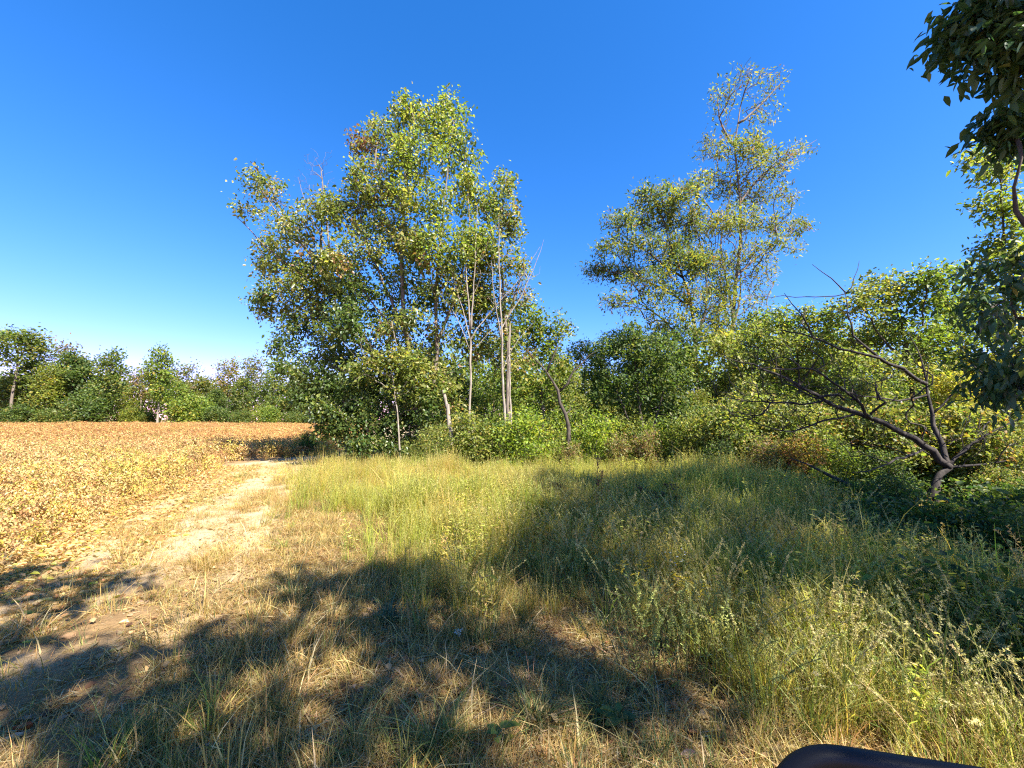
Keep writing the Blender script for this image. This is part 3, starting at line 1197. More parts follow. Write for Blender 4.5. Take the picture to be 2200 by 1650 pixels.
pix_tree('leaning_tree', 862, 14.6, [
    [(862, 0), (842, 880), (800, 760), (735, 640), (660, 540), (590, 450), (545, 385)],
    [(800, 760), (720, 700), (640, 660), (575, 620)],
    [(735, 640), (640, 590), (560, 520), (500, 455)],
    [(690, 580), (690, 480), (690, 400)],
], [
    (545, 385, 34, 32, 14, .7), (590, 420, 45, 40, 20, .8), (525, 450, 42, 26, 12, .6), (620, 490, 70, 40, 32, .9), (690, 450, 60, 45, 30, .9),
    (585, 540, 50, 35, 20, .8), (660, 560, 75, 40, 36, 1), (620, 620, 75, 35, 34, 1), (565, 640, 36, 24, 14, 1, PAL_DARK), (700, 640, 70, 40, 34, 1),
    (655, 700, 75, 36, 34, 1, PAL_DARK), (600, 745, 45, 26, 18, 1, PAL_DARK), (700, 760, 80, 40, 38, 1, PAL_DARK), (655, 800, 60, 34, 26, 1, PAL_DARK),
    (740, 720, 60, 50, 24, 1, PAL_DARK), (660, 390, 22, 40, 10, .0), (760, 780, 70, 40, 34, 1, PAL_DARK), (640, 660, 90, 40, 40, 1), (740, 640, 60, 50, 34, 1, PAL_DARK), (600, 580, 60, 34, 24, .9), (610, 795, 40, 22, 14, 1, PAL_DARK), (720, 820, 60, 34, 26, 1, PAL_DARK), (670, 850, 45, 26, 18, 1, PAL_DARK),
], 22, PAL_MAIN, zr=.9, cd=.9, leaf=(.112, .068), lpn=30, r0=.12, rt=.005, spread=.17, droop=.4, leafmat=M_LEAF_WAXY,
    label='tree leaning out over the field with long limbs reaching away from the tallest tree')

pix_tree('slender_tree', 1098, 14.4, [
    [(1098, 0), (1090, 880), (1092, 760), (1080, 620), (1078, 500), (1080, 400)],
    [(1085, 700), (1120, 600), (1130, 540)],
], [
    (1085, 395, 24, 36, 14, 1), (1060, 450, 40, 45, 22, 1), (1098, 480, 30, 50, 20, 1), (1050, 540, 45, 45, 22, .9), (1110, 570, 34, 50, 20, .8),
    (1060, 630, 50, 45, 24, .8), (1125, 640, 34, 36, 16, .7), (1080, 700, 60, 40, 22, .9), (1020, 620, 50, 50, 22, 1, None, .6), (1020, 740, 60, 40, 22, 1, None, .8), (1100, 760, 50, 40, 18, 1, None, .8),
], 23, PAL_MAIN, zr=.9, cd=.6, leaf=(.115, .07), lpn=34, r0=.08, rt=.005, spread=.16, leafmat=M_LEAF_WAXY, bark=M_BARK,
    label='slender upright green tree standing behind the pair of bare pale saplings')

pix_tree('leafy_bush', 790, 13.6, [
    [(800, 0), (790, 930), (780, 860), (770, 800)], [(820, 0), (850, 920), (880, 850)], [(780, 0), (740, 930), (700, 880)],
], [
    (800, 820, 80, 40, 40, 1), (720, 850, 70, 40, 40, 1), (880, 850, 70, 50, 40, 1), (790, 890, 110, 45, 60, 1.1), (740, 915, 60, 36, 34, 1),
    (860, 920, 80, 40, 40, 1.1), (930, 880, 45, 50, 26, 1), (690, 885, 40, 26, 18, 1), (820, 960, 80, 26, 30, 1.2), (905, 955, 50, 26, 20, 1.1), (770, 950, 40, 28, 18, 1.2), (870, 790, 80, 40, 34, 1, PAL_MAIN), (930, 830, 60, 45, 30, 1, PAL_MAIN), (970, 890, 40, 40, 20, .9, PAL_MAIN, .5), (700, 920, 36, 30, 16, 1), (660, 870, 40, 22, 14, 1),
], 24, PAL_DARK, zr=.75, cd=.5, leaf=(.105, .066), lpn=36, r0=.05, rt=.004, spread=.14, leafmat=M_LEAF_WAXY, hmin=.1,
    cat='bush', label='big dark green bush filling the foot of the tallest tree')

pix_tree('yellow_sapling', 850, 13.0, [
    [(862, 0), (855, 900), (845, 820), (835, 760)], [(850, 850), (890, 800), (905, 780)], [(845, 820), (800, 780), (780, 760)],
], [
    (840, 765, 60, 30, 26, 1), (790, 785, 45, 30, 18, .9), (895, 790, 45, 30, 20, 1), (850, 820, 60, 30, 18, .7), (760, 800, 30, 24, 10, .7),
    (840, 690, 60, 30, 12, 0), (770, 740, 40, 20, 8, 0),
], 25, PAL_YG, zr=.9, cd=.3, leaf=(.105, .07), lpn=20, r0=.035, rt=.004, spread=.13, bark=M_BARK_PALE,
    label='small yellow leaved sapling with grey bare twigs in front of the tallest tree')

pix_tree('bare_sapling', 1010, 13.2, [
    [(1008, 0), (1008, 930), (1010, 840), (1012, 760), (1010, 710)],
    [(1010, 715), (1006, 640), (1000, 560), (990, 470)],
    [(1011, 720), (1018, 620), (1022, 520), (1026, 440)],
    [(1010, 730), (990, 650), (965, 560)],
    [(1011, 725), (1060, 660), (1110, 610), (1160, 530)],
    [(1010, 760), (985, 680), (950, 640)],
    [(1012, 760), (1050, 715), (1075, 690)],
], [(1000, 560, 55, 120, 50, 0), (1090, 620, 60, 50, 20, 0), (960, 620, 40, 60, 10, 0), (1020, 690, 50, 40, 8, 0)],
    26, PAL_YG, zr=.6, lpn=0, r0=.06, rt=.0045, bark=M_BARK_PALE, sr=[.056, .031, .031, .021, .024, .018, .018], hmin=1.5,
    label='bare pale sapling forking into many upright stems, first of two right of the tallest tree')

pix_tree('bare_sapling', 1088, 13.0, [
    [(1092, 0), (1088, 930), (1080, 840), (1080, 740), (1074, 640), (1072, 540), (1072, 465)],
    [(1079, 740), (1062, 640), (1055, 560)],
    [(1078, 700), (1120, 640), (1160, 545), (1168, 515)],
    [(1078, 790), (1110, 730), (1150, 690)],
], [(1075, 560, 40, 110, 40, 0), (1130, 590, 40, 50, 24, 0), (1110, 480, 20, 60, 8, 0)],
    27, PAL_YG, zr=.6, lpn=0, r0=.055, rt=.0045, bark=M_BARK_PALE, sr=[.052, .022, .022, .016], hmin=1.5,
    label='thin straight bare grey trunk with few twigs, second of two right of the tallest tree')

pix_tree('bare_pole', 1102, 13.1, [[(1101, 0), (1099, 920), (1095, 840), (1094, 740), (1096, 690)]], [(1100, 700, 30, 30, 5, 0)],
         28, PAL_YG, zr=.6, lpn=0, r0=.05, rt=.006, bark=M_BARK_PALE, hmin=1.0,
         label='thinnest pale straight stem, close against the second bare sapling')

pix_tree('dead_snag', 970, 13.0, [[(975, 0), (972, 965), (966, 920), (962, 868)], [(964, 880), (955, 850), (952, 838)]], [],
         29, PAL_YG, lpn=0, r0=.10, rt=.055, bark=M_BARK_PALE, sr=[.105, .045], label='short thick broken pale trunk at the edge of the dark bush')

pix_tree('bare_topped_tree', 735, 17.5, [[(745, 0), (735, 800), (715, 600), (700, 460), (690, 370)], [(715, 560), (660, 450), (640, 380)]],
         [(690, 360, 45, 50, 60, 0), (655, 380, 25, 50, 26, 0), (720, 440, 40, 50, 30, .15)],
         30, PAL_MAIN, zr=.9, lpn=5, r0=.09, rt=.004, bark=M_BARK, hmin=5, label='tree with a bare twiggy greyish top behind the leaning tree')

pix_tree('crooked_dead_tree', 1222, 12.8, [
    [(1228, 0), (1222, 940), (1215, 890), (1200, 840), (1180, 800), (1150, 775), (1125, 745)],
    [(1205, 850), (1235, 800), (1255, 770), (1290, 750)], [(1180, 800), (1190, 750), (1215, 720)], [(1216, 890), (1240, 880), (1225, 870)],
], [(1150, 760, 60, 40, 22, 0), (1240, 770, 60, 40, 24, 0), (1210, 830, 70, 40, 14, 0), (1120, 740, 50, 30, 12, 0)],
    31, PAL_YG, zr=.7, lpn=0, r0=.085, rt=.004, bark=M_BARK_DARK, sr=[.09, .04, .035, .03], hmin=.9, wob=.12,
    label='crooked dead grey tree with tangled twigs, bending over left of the dark multi stemmed tree')

pix_tree('dark_tree', 1388, 14.5, [
    [(1388, 0), (1385, 950), (1375, 880), (1365, 800), (1360, 730)], [(1386, 0), (1405, 910), (1425, 850), (1435, 780)], [(1380, 0), (1350, 900), (1325, 840)],
    [(1375, 880), (1400, 800), (1400, 730)],
], [
    (1370, 725, 70, 40, 40, 1), (1330, 770, 55, 45, 34, 1), (1420, 760, 65, 45, 36, 1), (1380, 800, 80, 45, 40, 1), (1310, 830, 50, 40, 26, 1),
    (1450, 820, 55, 45, 30, 1), (1370, 860, 70, 35, 26, .8), (1300, 740, 30, 30, 12, 1), (1460, 880, 45, 35, 18, .9),
], 32, PAL_DARK, zr=.85, cd=.6, leaf=(.10, .062), lpn=34, r0=.075, rt=.004, bark=M_BARK_DARK, spread=.15,
    label='dark green round topped tree with several dark stems, left of the locusts')

pix_tree('green_tree', 1165, 16.5, [
    [(1170, 0), (1165, 860), (1150, 760), (1140, 690)], [(1165, 850), (1195, 780), (1195, 720)],
], [
    (1130, 680, 60, 40, 32, 1), (1180, 705, 45, 40, 26, 1), (1090, 720, 45, 45, 24, 1), (1150, 760, 75, 45, 40, 1), (1205, 790, 40, 40, 18, .9), (1130, 830, 80, 50, 34, 1),
], 33, PAL_MID, zr=.9, cd=.7, leaf=(.12, .075), lpn=32, r0=.09, rt=.005, label='bright green tree rising behind the crooked dead tree')

# ------------------------------------------------------------------ the two tall locusts
pix_tree('locust_tree', 1572, 20.0, [
    [(1572, 0), (1572, 860), (1573, 720), (1580, 610), (1592, 520), (1590, 420), (1578, 320), (1590, 230), (1612, 150)],
    [(1576, 680), (1560, 600), (1545, 520), (1568, 430), (1570, 390)],
    [(1580, 320), (1545, 265), (1540, 200)],
    [(1592, 430), (1640, 370), (1700, 335), (1755, 300)],
    [(1585, 590), (1640, 540), (1700, 500)],
    [(1585, 270), (1640, 220), (1690, 165)],
    [(1576, 700), (1592, 640), (1590, 560)],
], [
    (1600, 160, 40, 36, 60, 0.12), (1650, 185, 50, 36, 60, 0.14), (1555, 215, 36, 60, 56, 0.25), (1630, 245, 50, 32, 40, 0.3), (1530, 310, 40, 40, 44, 0.5),
    (1600, 320, 70, 36, 74, 0.9), (1660, 350, 60, 30, 57, 0.8), (1720, 318, 36, 20, 27, 0.3), (1560, 390, 55, 36, 57, 0.8), (1620, 410, 60, 36, 64, 0.9),
    (1690, 420, 36, 28, 30, 0.6), (1580, 470, 60, 40, 61, 0.8), (1650, 480, 60, 30, 57, 0.8), (1715, 490, 34, 20, 30, 0.8), (1610, 540, 60, 34, 51, 0.7), (1680, 530, 45, 24, 34, 0.7),
    (1640, 600, 40, 50, 37, 0.6), (1540, 560, 45, 50, 51, 0.9), (1620, 660, 40, 40, 30, 0.6), (1560, 640, 50, 40, 40, 0.8), (1590, 580, 60, 40, 40, 0.8), (1550, 480, 50, 40, 51, 0.9), (1560, 720, 60, 30, 40, 0.9), (1500, 400, 40, 26, 34, 0.8),
], 41, PAL_LOCUST, zr=.9, vr=.95, cd=1.2, leaf=(.185, .058), lpn=19, wob=.025, bf=.4, kite=True, leafmat=M_LEAF, r0=.13, rt=.0095, spread=.18, droop=.25, bark=M_BARK, step=.45, hmin=4, upk=1.6,
    label='tallest thin locust with airy crown and nearly bare twisted top above the wood')

pix_tree('locust_tree', 1500, 19.0, [
    [(1502, 0), (1498, 860), (1495, 760), (1490, 680), (1470, 600), (1440, 530), (1420, 450)],
    [(1494, 740), (1520, 660), (1515, 560), (1490, 470), (1475, 420)],
    [(1485, 660), (1410, 610), (1340, 590), (1265, 575)],
    [(1470, 600), (1390, 540), (1330, 500)],
    [(1480, 760), (1440, 700), (1380, 650), (1320, 640)],
], [
    (1450, 425, 65, 30, 61, 1.0), (1385, 420, 40, 26, 34, 0.9), (1400, 470, 65, 36, 68, 1.0), (1330, 480, 40, 34, 40, 0.8), (1480, 480, 60, 40, 64, 1.0), (1370, 525, 60, 34, 57, 0.9),
    (1310, 535, 40, 24, 30, 0.8), (1440, 540, 70, 40, 74, 1.0), (1500, 560, 45, 45, 51, 0.9), (1340, 585, 60, 26, 51, 1.0), (1280, 580, 36, 18, 27, 0.9), (1400, 600, 65, 36, 61, 1.0),
    (1470, 630, 60, 40, 54, 0.9), (1380, 650, 60, 26, 44, 0.8), (1330, 645, 40, 18, 23, 0.7), (1520, 650, 50, 40, 44, 0.9), (1440, 690, 70, 30, 51, 0.9), (1500, 720, 70, 34, 51, 0.9), (1400, 720, 60, 26, 37, 0.9), (1550, 610, 40, 40, 34, 0.8), (1540, 690, 50, 36, 40, 0.9), (1470, 570, 60, 40, 51, 0.9),
], 42, PAL_LOCUST_L, zr=.9, vr=.95, cd=1.2, leaf=(.185, .060), lpn=25, kite=True, leafmat=M_LEAF, r0=.12, rt=.0095, spread=.18, droop=.3, bark=M_BARK_DARK, step=.45, hmin=4, upk=1.6,
    label='wide yellowish locust with limbs spreading sideways next to the tallest thin locust')

# ------------------------------------------------------------------ the trees on the right
pix_tree('round_tree', 1960, 13.0, [
    [(1962, 0), (1960, 860), (1955, 780), (1935, 700), (1920, 630)], [(1958, 800), (2010, 700), (2025, 620)], [(1955, 780), (1880, 720), (1860, 660)],
], [
    (1905, 615, 65, 36, 40, 1, PAL_YG), (2010, 590, 60, 36, 40, 1), (1855, 650, 45, 40, 28, 1, PAL_YG), (1960, 650, 80, 45, 50, 1), (2060, 640, 50, 50, 34, 1),
    (1900, 720, 80, 45, 44, 1, PAL_YG), (2000, 720, 70, 45, 40, .9), (2080, 720, 45, 50, 24, .9), (1850, 770, 70, 40, 34, .9, PAL_YG), (1950, 790, 80, 40, 34, .8, PAL_YG), (2060, 800, 60, 40, 26, .8),
], 51, PAL_MID, zr=.85, cd=.8, leaf=(.115, .064), lpn=25, r0=.10, rt=.005, bark=M_BARK_DARK, spread=.16,
    label='rounded dense tree on the skyline behind the leaning dead tree')

pix_tree('yellow_green_tree', 1720, 14.5, [
    [(1722, 0), (1720, 860), (1715, 780), (1705, 710)], [(1718, 830), (1770, 750), (1780, 690)], [(1718, 840), (1660, 770), (1640, 720)],
], [
    (1690, 685, 65, 28, 34, 1, PAL_MID), (1770, 680, 55, 34, 32, 1, PAL_MID), (1640, 720, 45, 30, 24, 1), (1720, 735, 70, 36, 40, 1), (1800, 740, 50, 40, 26, 1), (1660, 790, 65, 40, 36, 1),
    (1750, 810, 80, 40, 42, 1), (1590, 770, 45, 36, 24, .9), (1700, 870, 90, 40, 40, 1), (1610, 840, 50, 40, 24, 1), (1800, 860, 60, 40, 26, 1),
], 52, PAL_YG, zr=.85, cd=.7, leaf=(.115, .062), lpn=26, r0=.085, rt=.005, bark=M_BARK_DARK, spread=.16,
    label='yellow green tree with a flat layered top, between the thin locust and the rounded tree')

pix_tree('sunlit_sapling', 2150, 9.5, [
    [(2160, 0), (2165, 860), (2160, 640), (2155, 480), (2150, 370)], [(2160, 560), (2185, 480), (2195, 420)],
], [
    (2095, 335, 36, 22, 14, .9), (2140, 365, 40, 30, 20, .9), (2140, 430, 40, 40, 22, .8), (2180, 470, 40, 60, 24, .9), (2130, 540, 40, 40, 22, .8), (2185, 560, 45, 50, 22, .9),
    (2120, 620, 40, 50, 20, .8), (2180, 700, 45, 60, 22, .8), (2170, 340, 45, 30, 18, .8),
], 53, PAL_MAIN_TOP, zr=.9, cd=.4, leaf=(.12, .05), lpn=26, r0=.06, rt=.004, bark=M_BARK_DARK, spread=.13,
    label='tall thin sunlit sapling standing behind the dark overhanging branches')

# the leaning dead tree, limb by limb
pix_tree('dead_leaning_tree', 1992, 8.2, [
    [(1990, 0), (1995, 1065), (2018, 1020), (2040, 1004)],
    [(2040, 1004), (2010, 980), (1968, 945), (1910, 915), (1880, 900), (1835, 888, .2), (1790, 868, .3), (1745, 848, .4), (1690, 812, .5), (1620, 785, .6), (1552, 770, .7)],
    [(2040, 1004), (2022, 950, .2), (2005, 900, .3), (1990, 860, .4), (1988, 815, .4), (1995, 780, .4)],
    [(1990, 825, .4), (1950, 800, .2), (1900, 775, 0), (1860, 757, -.1), (1800, 750, -.1), (1750, 722, -.2), (1690, 710, -.2), (1630, 706, -.2)],
    [(1895, 775, 0), (1850, 745, .1), (1835, 735, .1), (1825, 690, .1), (1818, 640, .1), (1815, 625, .1)],
    [(1818, 635, .1), (1790, 600, .1), (1765, 578, .1), (1745, 568, .1)],
    [(1816, 638, .1), (1760, 636, 0), (1700, 640, 0), (1640, 636, -.1)],
    [(1818, 632, .1), (1840, 590, .2), (1846, 560, .2)],
    [(1750, 722, -.2), (1722, 680, -.2), (1700, 645, -.3), (1685, 630, -.3)],
    [(1990, 855, .4), (1930, 860, .3), (1870, 855, .2), (1800, 835, .1), (1720, 830, 0)],
    [(1870, 900), (1840, 860, -.2), (1790, 815, -.3), (1740, 790, -.4), (1680, 792, -.4), (1610, 790, -.5)],
    [(1835, 888, .2), (1770, 905, 0), (1700, 928, -.1), (1640, 915, -.2), (1590, 895, -.2)],
    [(1765, 868, .3), (1690, 866, .2), (1620, 858, .2), (1550, 857, .1)],
    [(2000, 890, .3), (2050, 845, .2), (2090, 815, .1), (2110, 800, .1)],
    [(1992, 815, .4), (1978, 770, .4), (1972, 740, .5), (1950, 710, .6)],
    [(2040, 1004), (2080, 960, 0), (2130, 930, -.1), (2200, 890, -.2)],
    [(2040, 1004), (2110, 1000, -.2), (2200, 985, -.4)],
    [(2060, 980), (2120, 910, .3), (2180, 860, .5)],
    [(1985, 975), (1930, 985, -.5), (1880, 1010, -.8), (1830, 1015, -1)],
], [
    (1760, 840, 130, 60, 150, 0), (1650, 880, 110, 60, 110, 0), (1620, 760, 90, 50, 80, 0), (1860, 830, 90, 60, 80, 0), (1560, 840, 60, 70, 40, 0), (1770, 740, 90, 50, 26, 0), (1960, 790, 60, 60, 22, 0),
    (2120, 930, 90, 70, 90, 0), (1930, 930, 90, 50, 50, 0), (1720, 660, 70, 30, 16, 0), (1840, 960, 90, 40, 24, 0), (2070, 830, 50, 40, 14, 0), (1620, 830, 80, 40, 24, 0),
    (1880, 910, 30, 24, 8, 6.0, PAL_DARK), (1800, 850, 30, 24, 6, 5.0, PAL_DARK),
], 61, PAL_YG, zr=.8, cd=.25, lpn=2, leaf=(.07, .045), r0=.09, rt=.0052, bark=M_BARK_DEAD, step=.22, hmin=.45, wob=.13, spread=.08,
    sr=[.105, .07, .06, .042, .03, .014, .014, .013, .019, .024, .03, .024, .02, .024, .02, .032, .03, .024, .024],
    label='leaning dead tree with long bare limbs spreading over the bushes')
print('trees', round(time.time() - T0, 1))

# ------------------------------------------------------------------ the overhanging tree on the right and the trees behind the viewer
SUNOFF = np.array([S_DIR[0] / S_DIR[2], S_DIR[1] / S_DIR[2]])


def above(gx_, gy_, h):
    """the point at height h whose shade falls on gx_, gy_"""
    return np.array([gx_ + SUNOFF[0] * h, gy_ + SUNOFF[1] * h, h])


ob = np.array([9.2, 3.6, 0.0])
ob[2] = gz(ob[0], ob[1])


def ol(x, y, d, rx, ry, n, lm, rz=.7):
    c = px(x, y, d) - ob
    s = d / F
    return (c[0], c[1], c[2], rx * s, (rx + ry) * .5 * s * rz, ry * s, n, lm, None)


lob = [ol(2130, 30, 4.6, 60, 36, 22, 1), ol(2080, 70, 4.7, 36, 26, 12, 1), ol(2175, 90, 4.5, 50, 40, 22, 1), ol(2110, 120, 4.6, 40, 22, 12, 1), ol(2190, 160, 4.6, 40, 22, 12, 1),
       ol(2150, -20, 4.6, 80, 30, 20, 1), ol(2215, 60, 4.6, 50, 60, 20, 1), ol(2150, 265, 5.2, 40, 18, 12, 1), ol(2200, 285, 5.1, 40, 22, 12, 1), ol(2165, 300, 5.2, 36, 14, 8, .9), ol(2190, 225, 5.3, 26, 12, 4, .8),
       ol(2175, 560, 5.6, 30, 18, 5, .62), ol(2120, 585, 5.9, 26, 12, 6, .62), ol(2195, 610, 5.2, 28, 22, 7, .62), ol(2150, 640, 6.3, 34, 16, 6, .62), ol(2095, 655, 6.6, 26, 12, 6, .62),
       ol(2185, 690, 5.4, 30, 24, 6, .62), ol(2130, 700, 6.0, 34, 20, 7, .62), ol(2200, 760, 5.2, 26, 24, 6, .62), ol(2150, 765, 5.7, 34, 18, 7, .62), ol(2090, 770, 6.5, 28, 14, 7, .62),
       ol(2110, 820, 6.2, 30, 14, 7, .62), ol(2180, 840, 5.5, 32, 18, 9, .62), ol(2140, 870, 6.0, 24, 12, 5, .62),
       ol(2025, 90, 4.8, 18, 16, 6, .8), ol(2045, 50, 4.8, 22, 16, 7, .9)]
SH = [(1.2, 9.0), (2.8, 9.1), (4.4, 9.2), (.9, 7.6), (2.4, 7.6), (4.0, 7.7), (5.6, 7.6), (.7, 6.2), (2.2, 6.1), (3.8, 6.2), (5.4, 6.1), (7.0, 6.2),
      (.5, 4.9), (2.2, 4.8), (3.8, 4.8), (5.4, 4.8), (7.0, 4.8), (.3, 4.1), (3.5, 3.6), (5.0, 3.6), (6.5, 3.6), (3.5, 3.0), (4.9, 2.9), (6.3, 2.8), (2.5, 3.5), (3.3, 2.3), (4.6, 2.1), (3.2, 5.5), (4.6, 5.5)]
r5 = np.random.RandomState(8)
for gx_, gy_ in SH:
    gx_, gy_, h, r, n = gx_ + r5.normal(0, .15), gy_ + r5.normal(0, .15), r5.uniform(10.3, 11.4), r5.uniform(.75, 1.1), 44
    c = above(gx_, gy_, h) - ob
    lob.append((c[0], c[1], c[2], r, r, .7, n, 1.15, None))
for c in [(8.5, 4.5, 8.2), (9.8, 2.2, 8.5), (7.6, 1.8, 8.4), (10.5, 4.2, 7.0), (8.8, 0.8, 6.5)]:
    lob.append((c[0] - ob[0], c[1] - ob[1], c[2] - ob[2], 1.6, 1.6, 1.0, 36, 1, None))
vb = [px(2196, 530, 5.2) - ob, px(2180, 500, 5.1) - ob, px(2170, 440, 5.1) - ob, px(2162, 372, 5.0) - ob, px(2195, 340, 4.9) - ob]
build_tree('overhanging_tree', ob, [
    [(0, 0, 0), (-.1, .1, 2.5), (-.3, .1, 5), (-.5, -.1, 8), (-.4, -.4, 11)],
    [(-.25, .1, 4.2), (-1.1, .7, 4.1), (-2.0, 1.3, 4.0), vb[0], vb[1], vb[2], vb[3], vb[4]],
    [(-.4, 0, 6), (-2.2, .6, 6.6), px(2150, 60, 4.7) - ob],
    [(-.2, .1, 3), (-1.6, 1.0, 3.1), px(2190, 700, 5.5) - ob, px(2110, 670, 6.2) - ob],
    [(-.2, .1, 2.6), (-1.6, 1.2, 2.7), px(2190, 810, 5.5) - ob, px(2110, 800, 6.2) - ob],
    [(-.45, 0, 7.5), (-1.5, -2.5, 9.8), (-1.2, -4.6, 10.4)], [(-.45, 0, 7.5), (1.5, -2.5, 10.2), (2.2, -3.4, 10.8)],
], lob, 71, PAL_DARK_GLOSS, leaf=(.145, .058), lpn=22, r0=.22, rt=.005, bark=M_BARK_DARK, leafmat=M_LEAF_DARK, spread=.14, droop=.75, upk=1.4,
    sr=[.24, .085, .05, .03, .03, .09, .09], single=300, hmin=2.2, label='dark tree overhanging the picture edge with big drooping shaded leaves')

cb = np.array([1.8, -5.5, 0.0])
lob = []
for gx_, gy_, h, rx, ry, n in [(-4.6, 4.0, 7.4, 1.1, .24, 30), (-1.35, 3.95, 7.6, .95, .42, 40), (-3.9, 2.75, 7.8, 1.2, .36, 40), (-.55, 3.0, 8.0, .9, .26, 26),
                              (-1.9, 2.85, 7.7, .7, .3, 22), (.6, 2.6, 7.8, .6, .2, 16), (-2.5, 2.25, 7.9, .9, .2, 24), (-.9, 2.15, 8.0, .7, .2, 20),
                              (-5.6, 2.6, 7.6, 1.0, .5, 24), (-4.2, 1.9, 8.0, .7, .2, 16), (-1.6, 1.6, 8.3, 1.2, .26, 36), (.3, 1.45, 8.4, .8, .2, 18), (-3.4, 1.2, 8.4, 1.4, .35, 36), 
                              (-2.0, .8, 8.6, 1.6, .35, 36), (-2.5, 0, 9, 2.2, .7, 50), (.5, .3, 9.2, 2.0, .7, 50), (-6.6, 4.0, 7.2, .9, .4, 20), (1.5, 3.3, 8.0, .5, .2, 8)]:
    c = above(gx_, gy_, h) - cb
    lob.append((c[0], c[1], c[2], rx, ry, .5, n, 1.2, None))
build_tree('shade_tree', cb, [[(0, 0, 0), (0, .1, 3), (-.1, .2, 6), (0, .3, 9)]], lob, 72, PAL_MAIN, leaf=(.16, .10), lpn=16, r0=.2, rt=.006, spread=.17, hmin=3,
           label='leafy tree standing behind the viewer that shades the near ground')
print('overhang', round(time.time() - T0, 1))


# ------------------------------------------------------------------ kinds of trees that repeat: wood behind, far tree line, shrubs
def kind_tree(name, h, lobes, seed, pal, stems=None, **kw):
    stems = stems or [[(0, 0, 0), (.1, 0, h * .3), (-.1, .1, h * .6), (0, 0, h * .9)]]
    kw.setdefault('cat', 'tree')
    return build_tree(name, np.zeros(3), stems, lobes, seed, pal, **kw)


def round_lobes(rng, n, h0, h1, rmax, lr, tips, lm=1.0, power=1.0):
    out = []
    for i in range(n):
        z = h0 + (h1 - h0) * (i + .5) / n
        t = (z - h0) / (h1 - h0)
        rr = rmax * math.sin(math.pi * (.16 + .76 * t)) ** power * rng.uniform(.35, .8)
        a = i * 2.4 + rng.uniform(-.5, .5)
        k = lr * rng.uniform(.75, 1.25)
        out.append((rr * math.cos(a), rr * math.sin(a), z, k, k, k * .7, tips, lm, None))
    return out


def place_kind(kinds, lst, catgroup):
    """lst: (kind, px, depth, top pixel or height, colour, label)"""
    used = set()
    rr = np.random.RandomState(77)
    for kind, x, d, top, color, label in lst:
        src, h = kinds[kind]
        X0 = px(x, 900, d)[0]
        z = float(gz(X0, d))
        want = (px(x, top, d)[2] - z) if top > 30 else top
        s = want / h
        sc = (s * rr.uniform(.9, 1.12), s * rr.uniform(.9, 1.12), s)
        if kind not in used:
            used.add(kind)
            src.location, src.rotation_euler, src.scale = (X0, d, z), (0, 0, rr.uniform(0, 6.28)), sc
            src['label'] = label
            src['group'] = catgroup
            if color:
                for ch in src.children:
                    if ch.name.startswith('crown'):
                        ch.color = (*color, 1)
        else:
            copy_thing(src, (X0, d, z), rr.uniform(0, 6.28), sc, label, catgroup, color or (1, 1, 1))


R9 = np.random.RandomState(9)
FARK = dict(leaf=(.40, .27), kite=True, spread=.6, r0=.22, rt=.02, step=1.0, droop=.1, cnt_leaf=4)
far_kinds = {
    'umbrella': (kind_tree('far_tree', 16, [(0, 0, 14.6, 3.6, 3.6, .8, 40, 1, None), (-1.8, .5, 13, 2.4, 2.4, .7, 24, 1, None), (2, -.5, 12.6, 2.6, 2.6, .8, 26, 1, None), (0, 0, 11, 2.2, 2.2, .8, 18, .8, None), (2.6, 0, 9.8, 1.4, 1.4, .5, 8, .8, None), (-1, 0, 8, 1.8, 1.8, 1, 12, .6, None)], 81, PAL_FAR, lpn=27, **FARK), 15.4),
    'dense': (kind_tree('far_tree', 13, round_lobes(R9, 18, 1.0, 12.8, 4.6, 1.5, 22), 82, PAL_FAR, lpn=30, **FARK), 13.2),
    'pale_trunk': (kind_tree('far_tree', 14, round_lobes(R9, 11, 5.2, 13.8, 2.8, 1.0, 17, .8), 83, PAL_FAR, lpn=24, bark=M_BARK_PALE, **FARK), 14.2),
    'thin_top': (kind_tree('far_tree', 14, round_lobes(R9, 9, 7.0, 13.6, 3.2, 1.4, 22, .38), 84, PAL_FAR_RED, lpn=21, **FARK), 14.2),
    'low': (kind_tree('far_bush', 6, round_lobes(R9, 9, .6, 5.2, 3.0, 1.5, 24), 85, PAL_FAR, lpn=30, stems=[[(0, 0, 0), (.1, 0, 2), (0, .1, 4.5)]], hmin=.4, **FARK), 5.8),
    'light': (kind_tree('far_tree', 12, round_lobes(R9, 13, 2.0, 11.7, 3.6, 1.1, 19, .75), 86, PAL_FAR, lpn=24, **FARK), 12.2),
}
BRT, YEL, DRK, RED = (1.35, 1.35, 1.0), (1.45, 1.25, .9), (.78, .85, .9), (1.2, 1.0, .9)
fl = 'far trees along the back of the field'
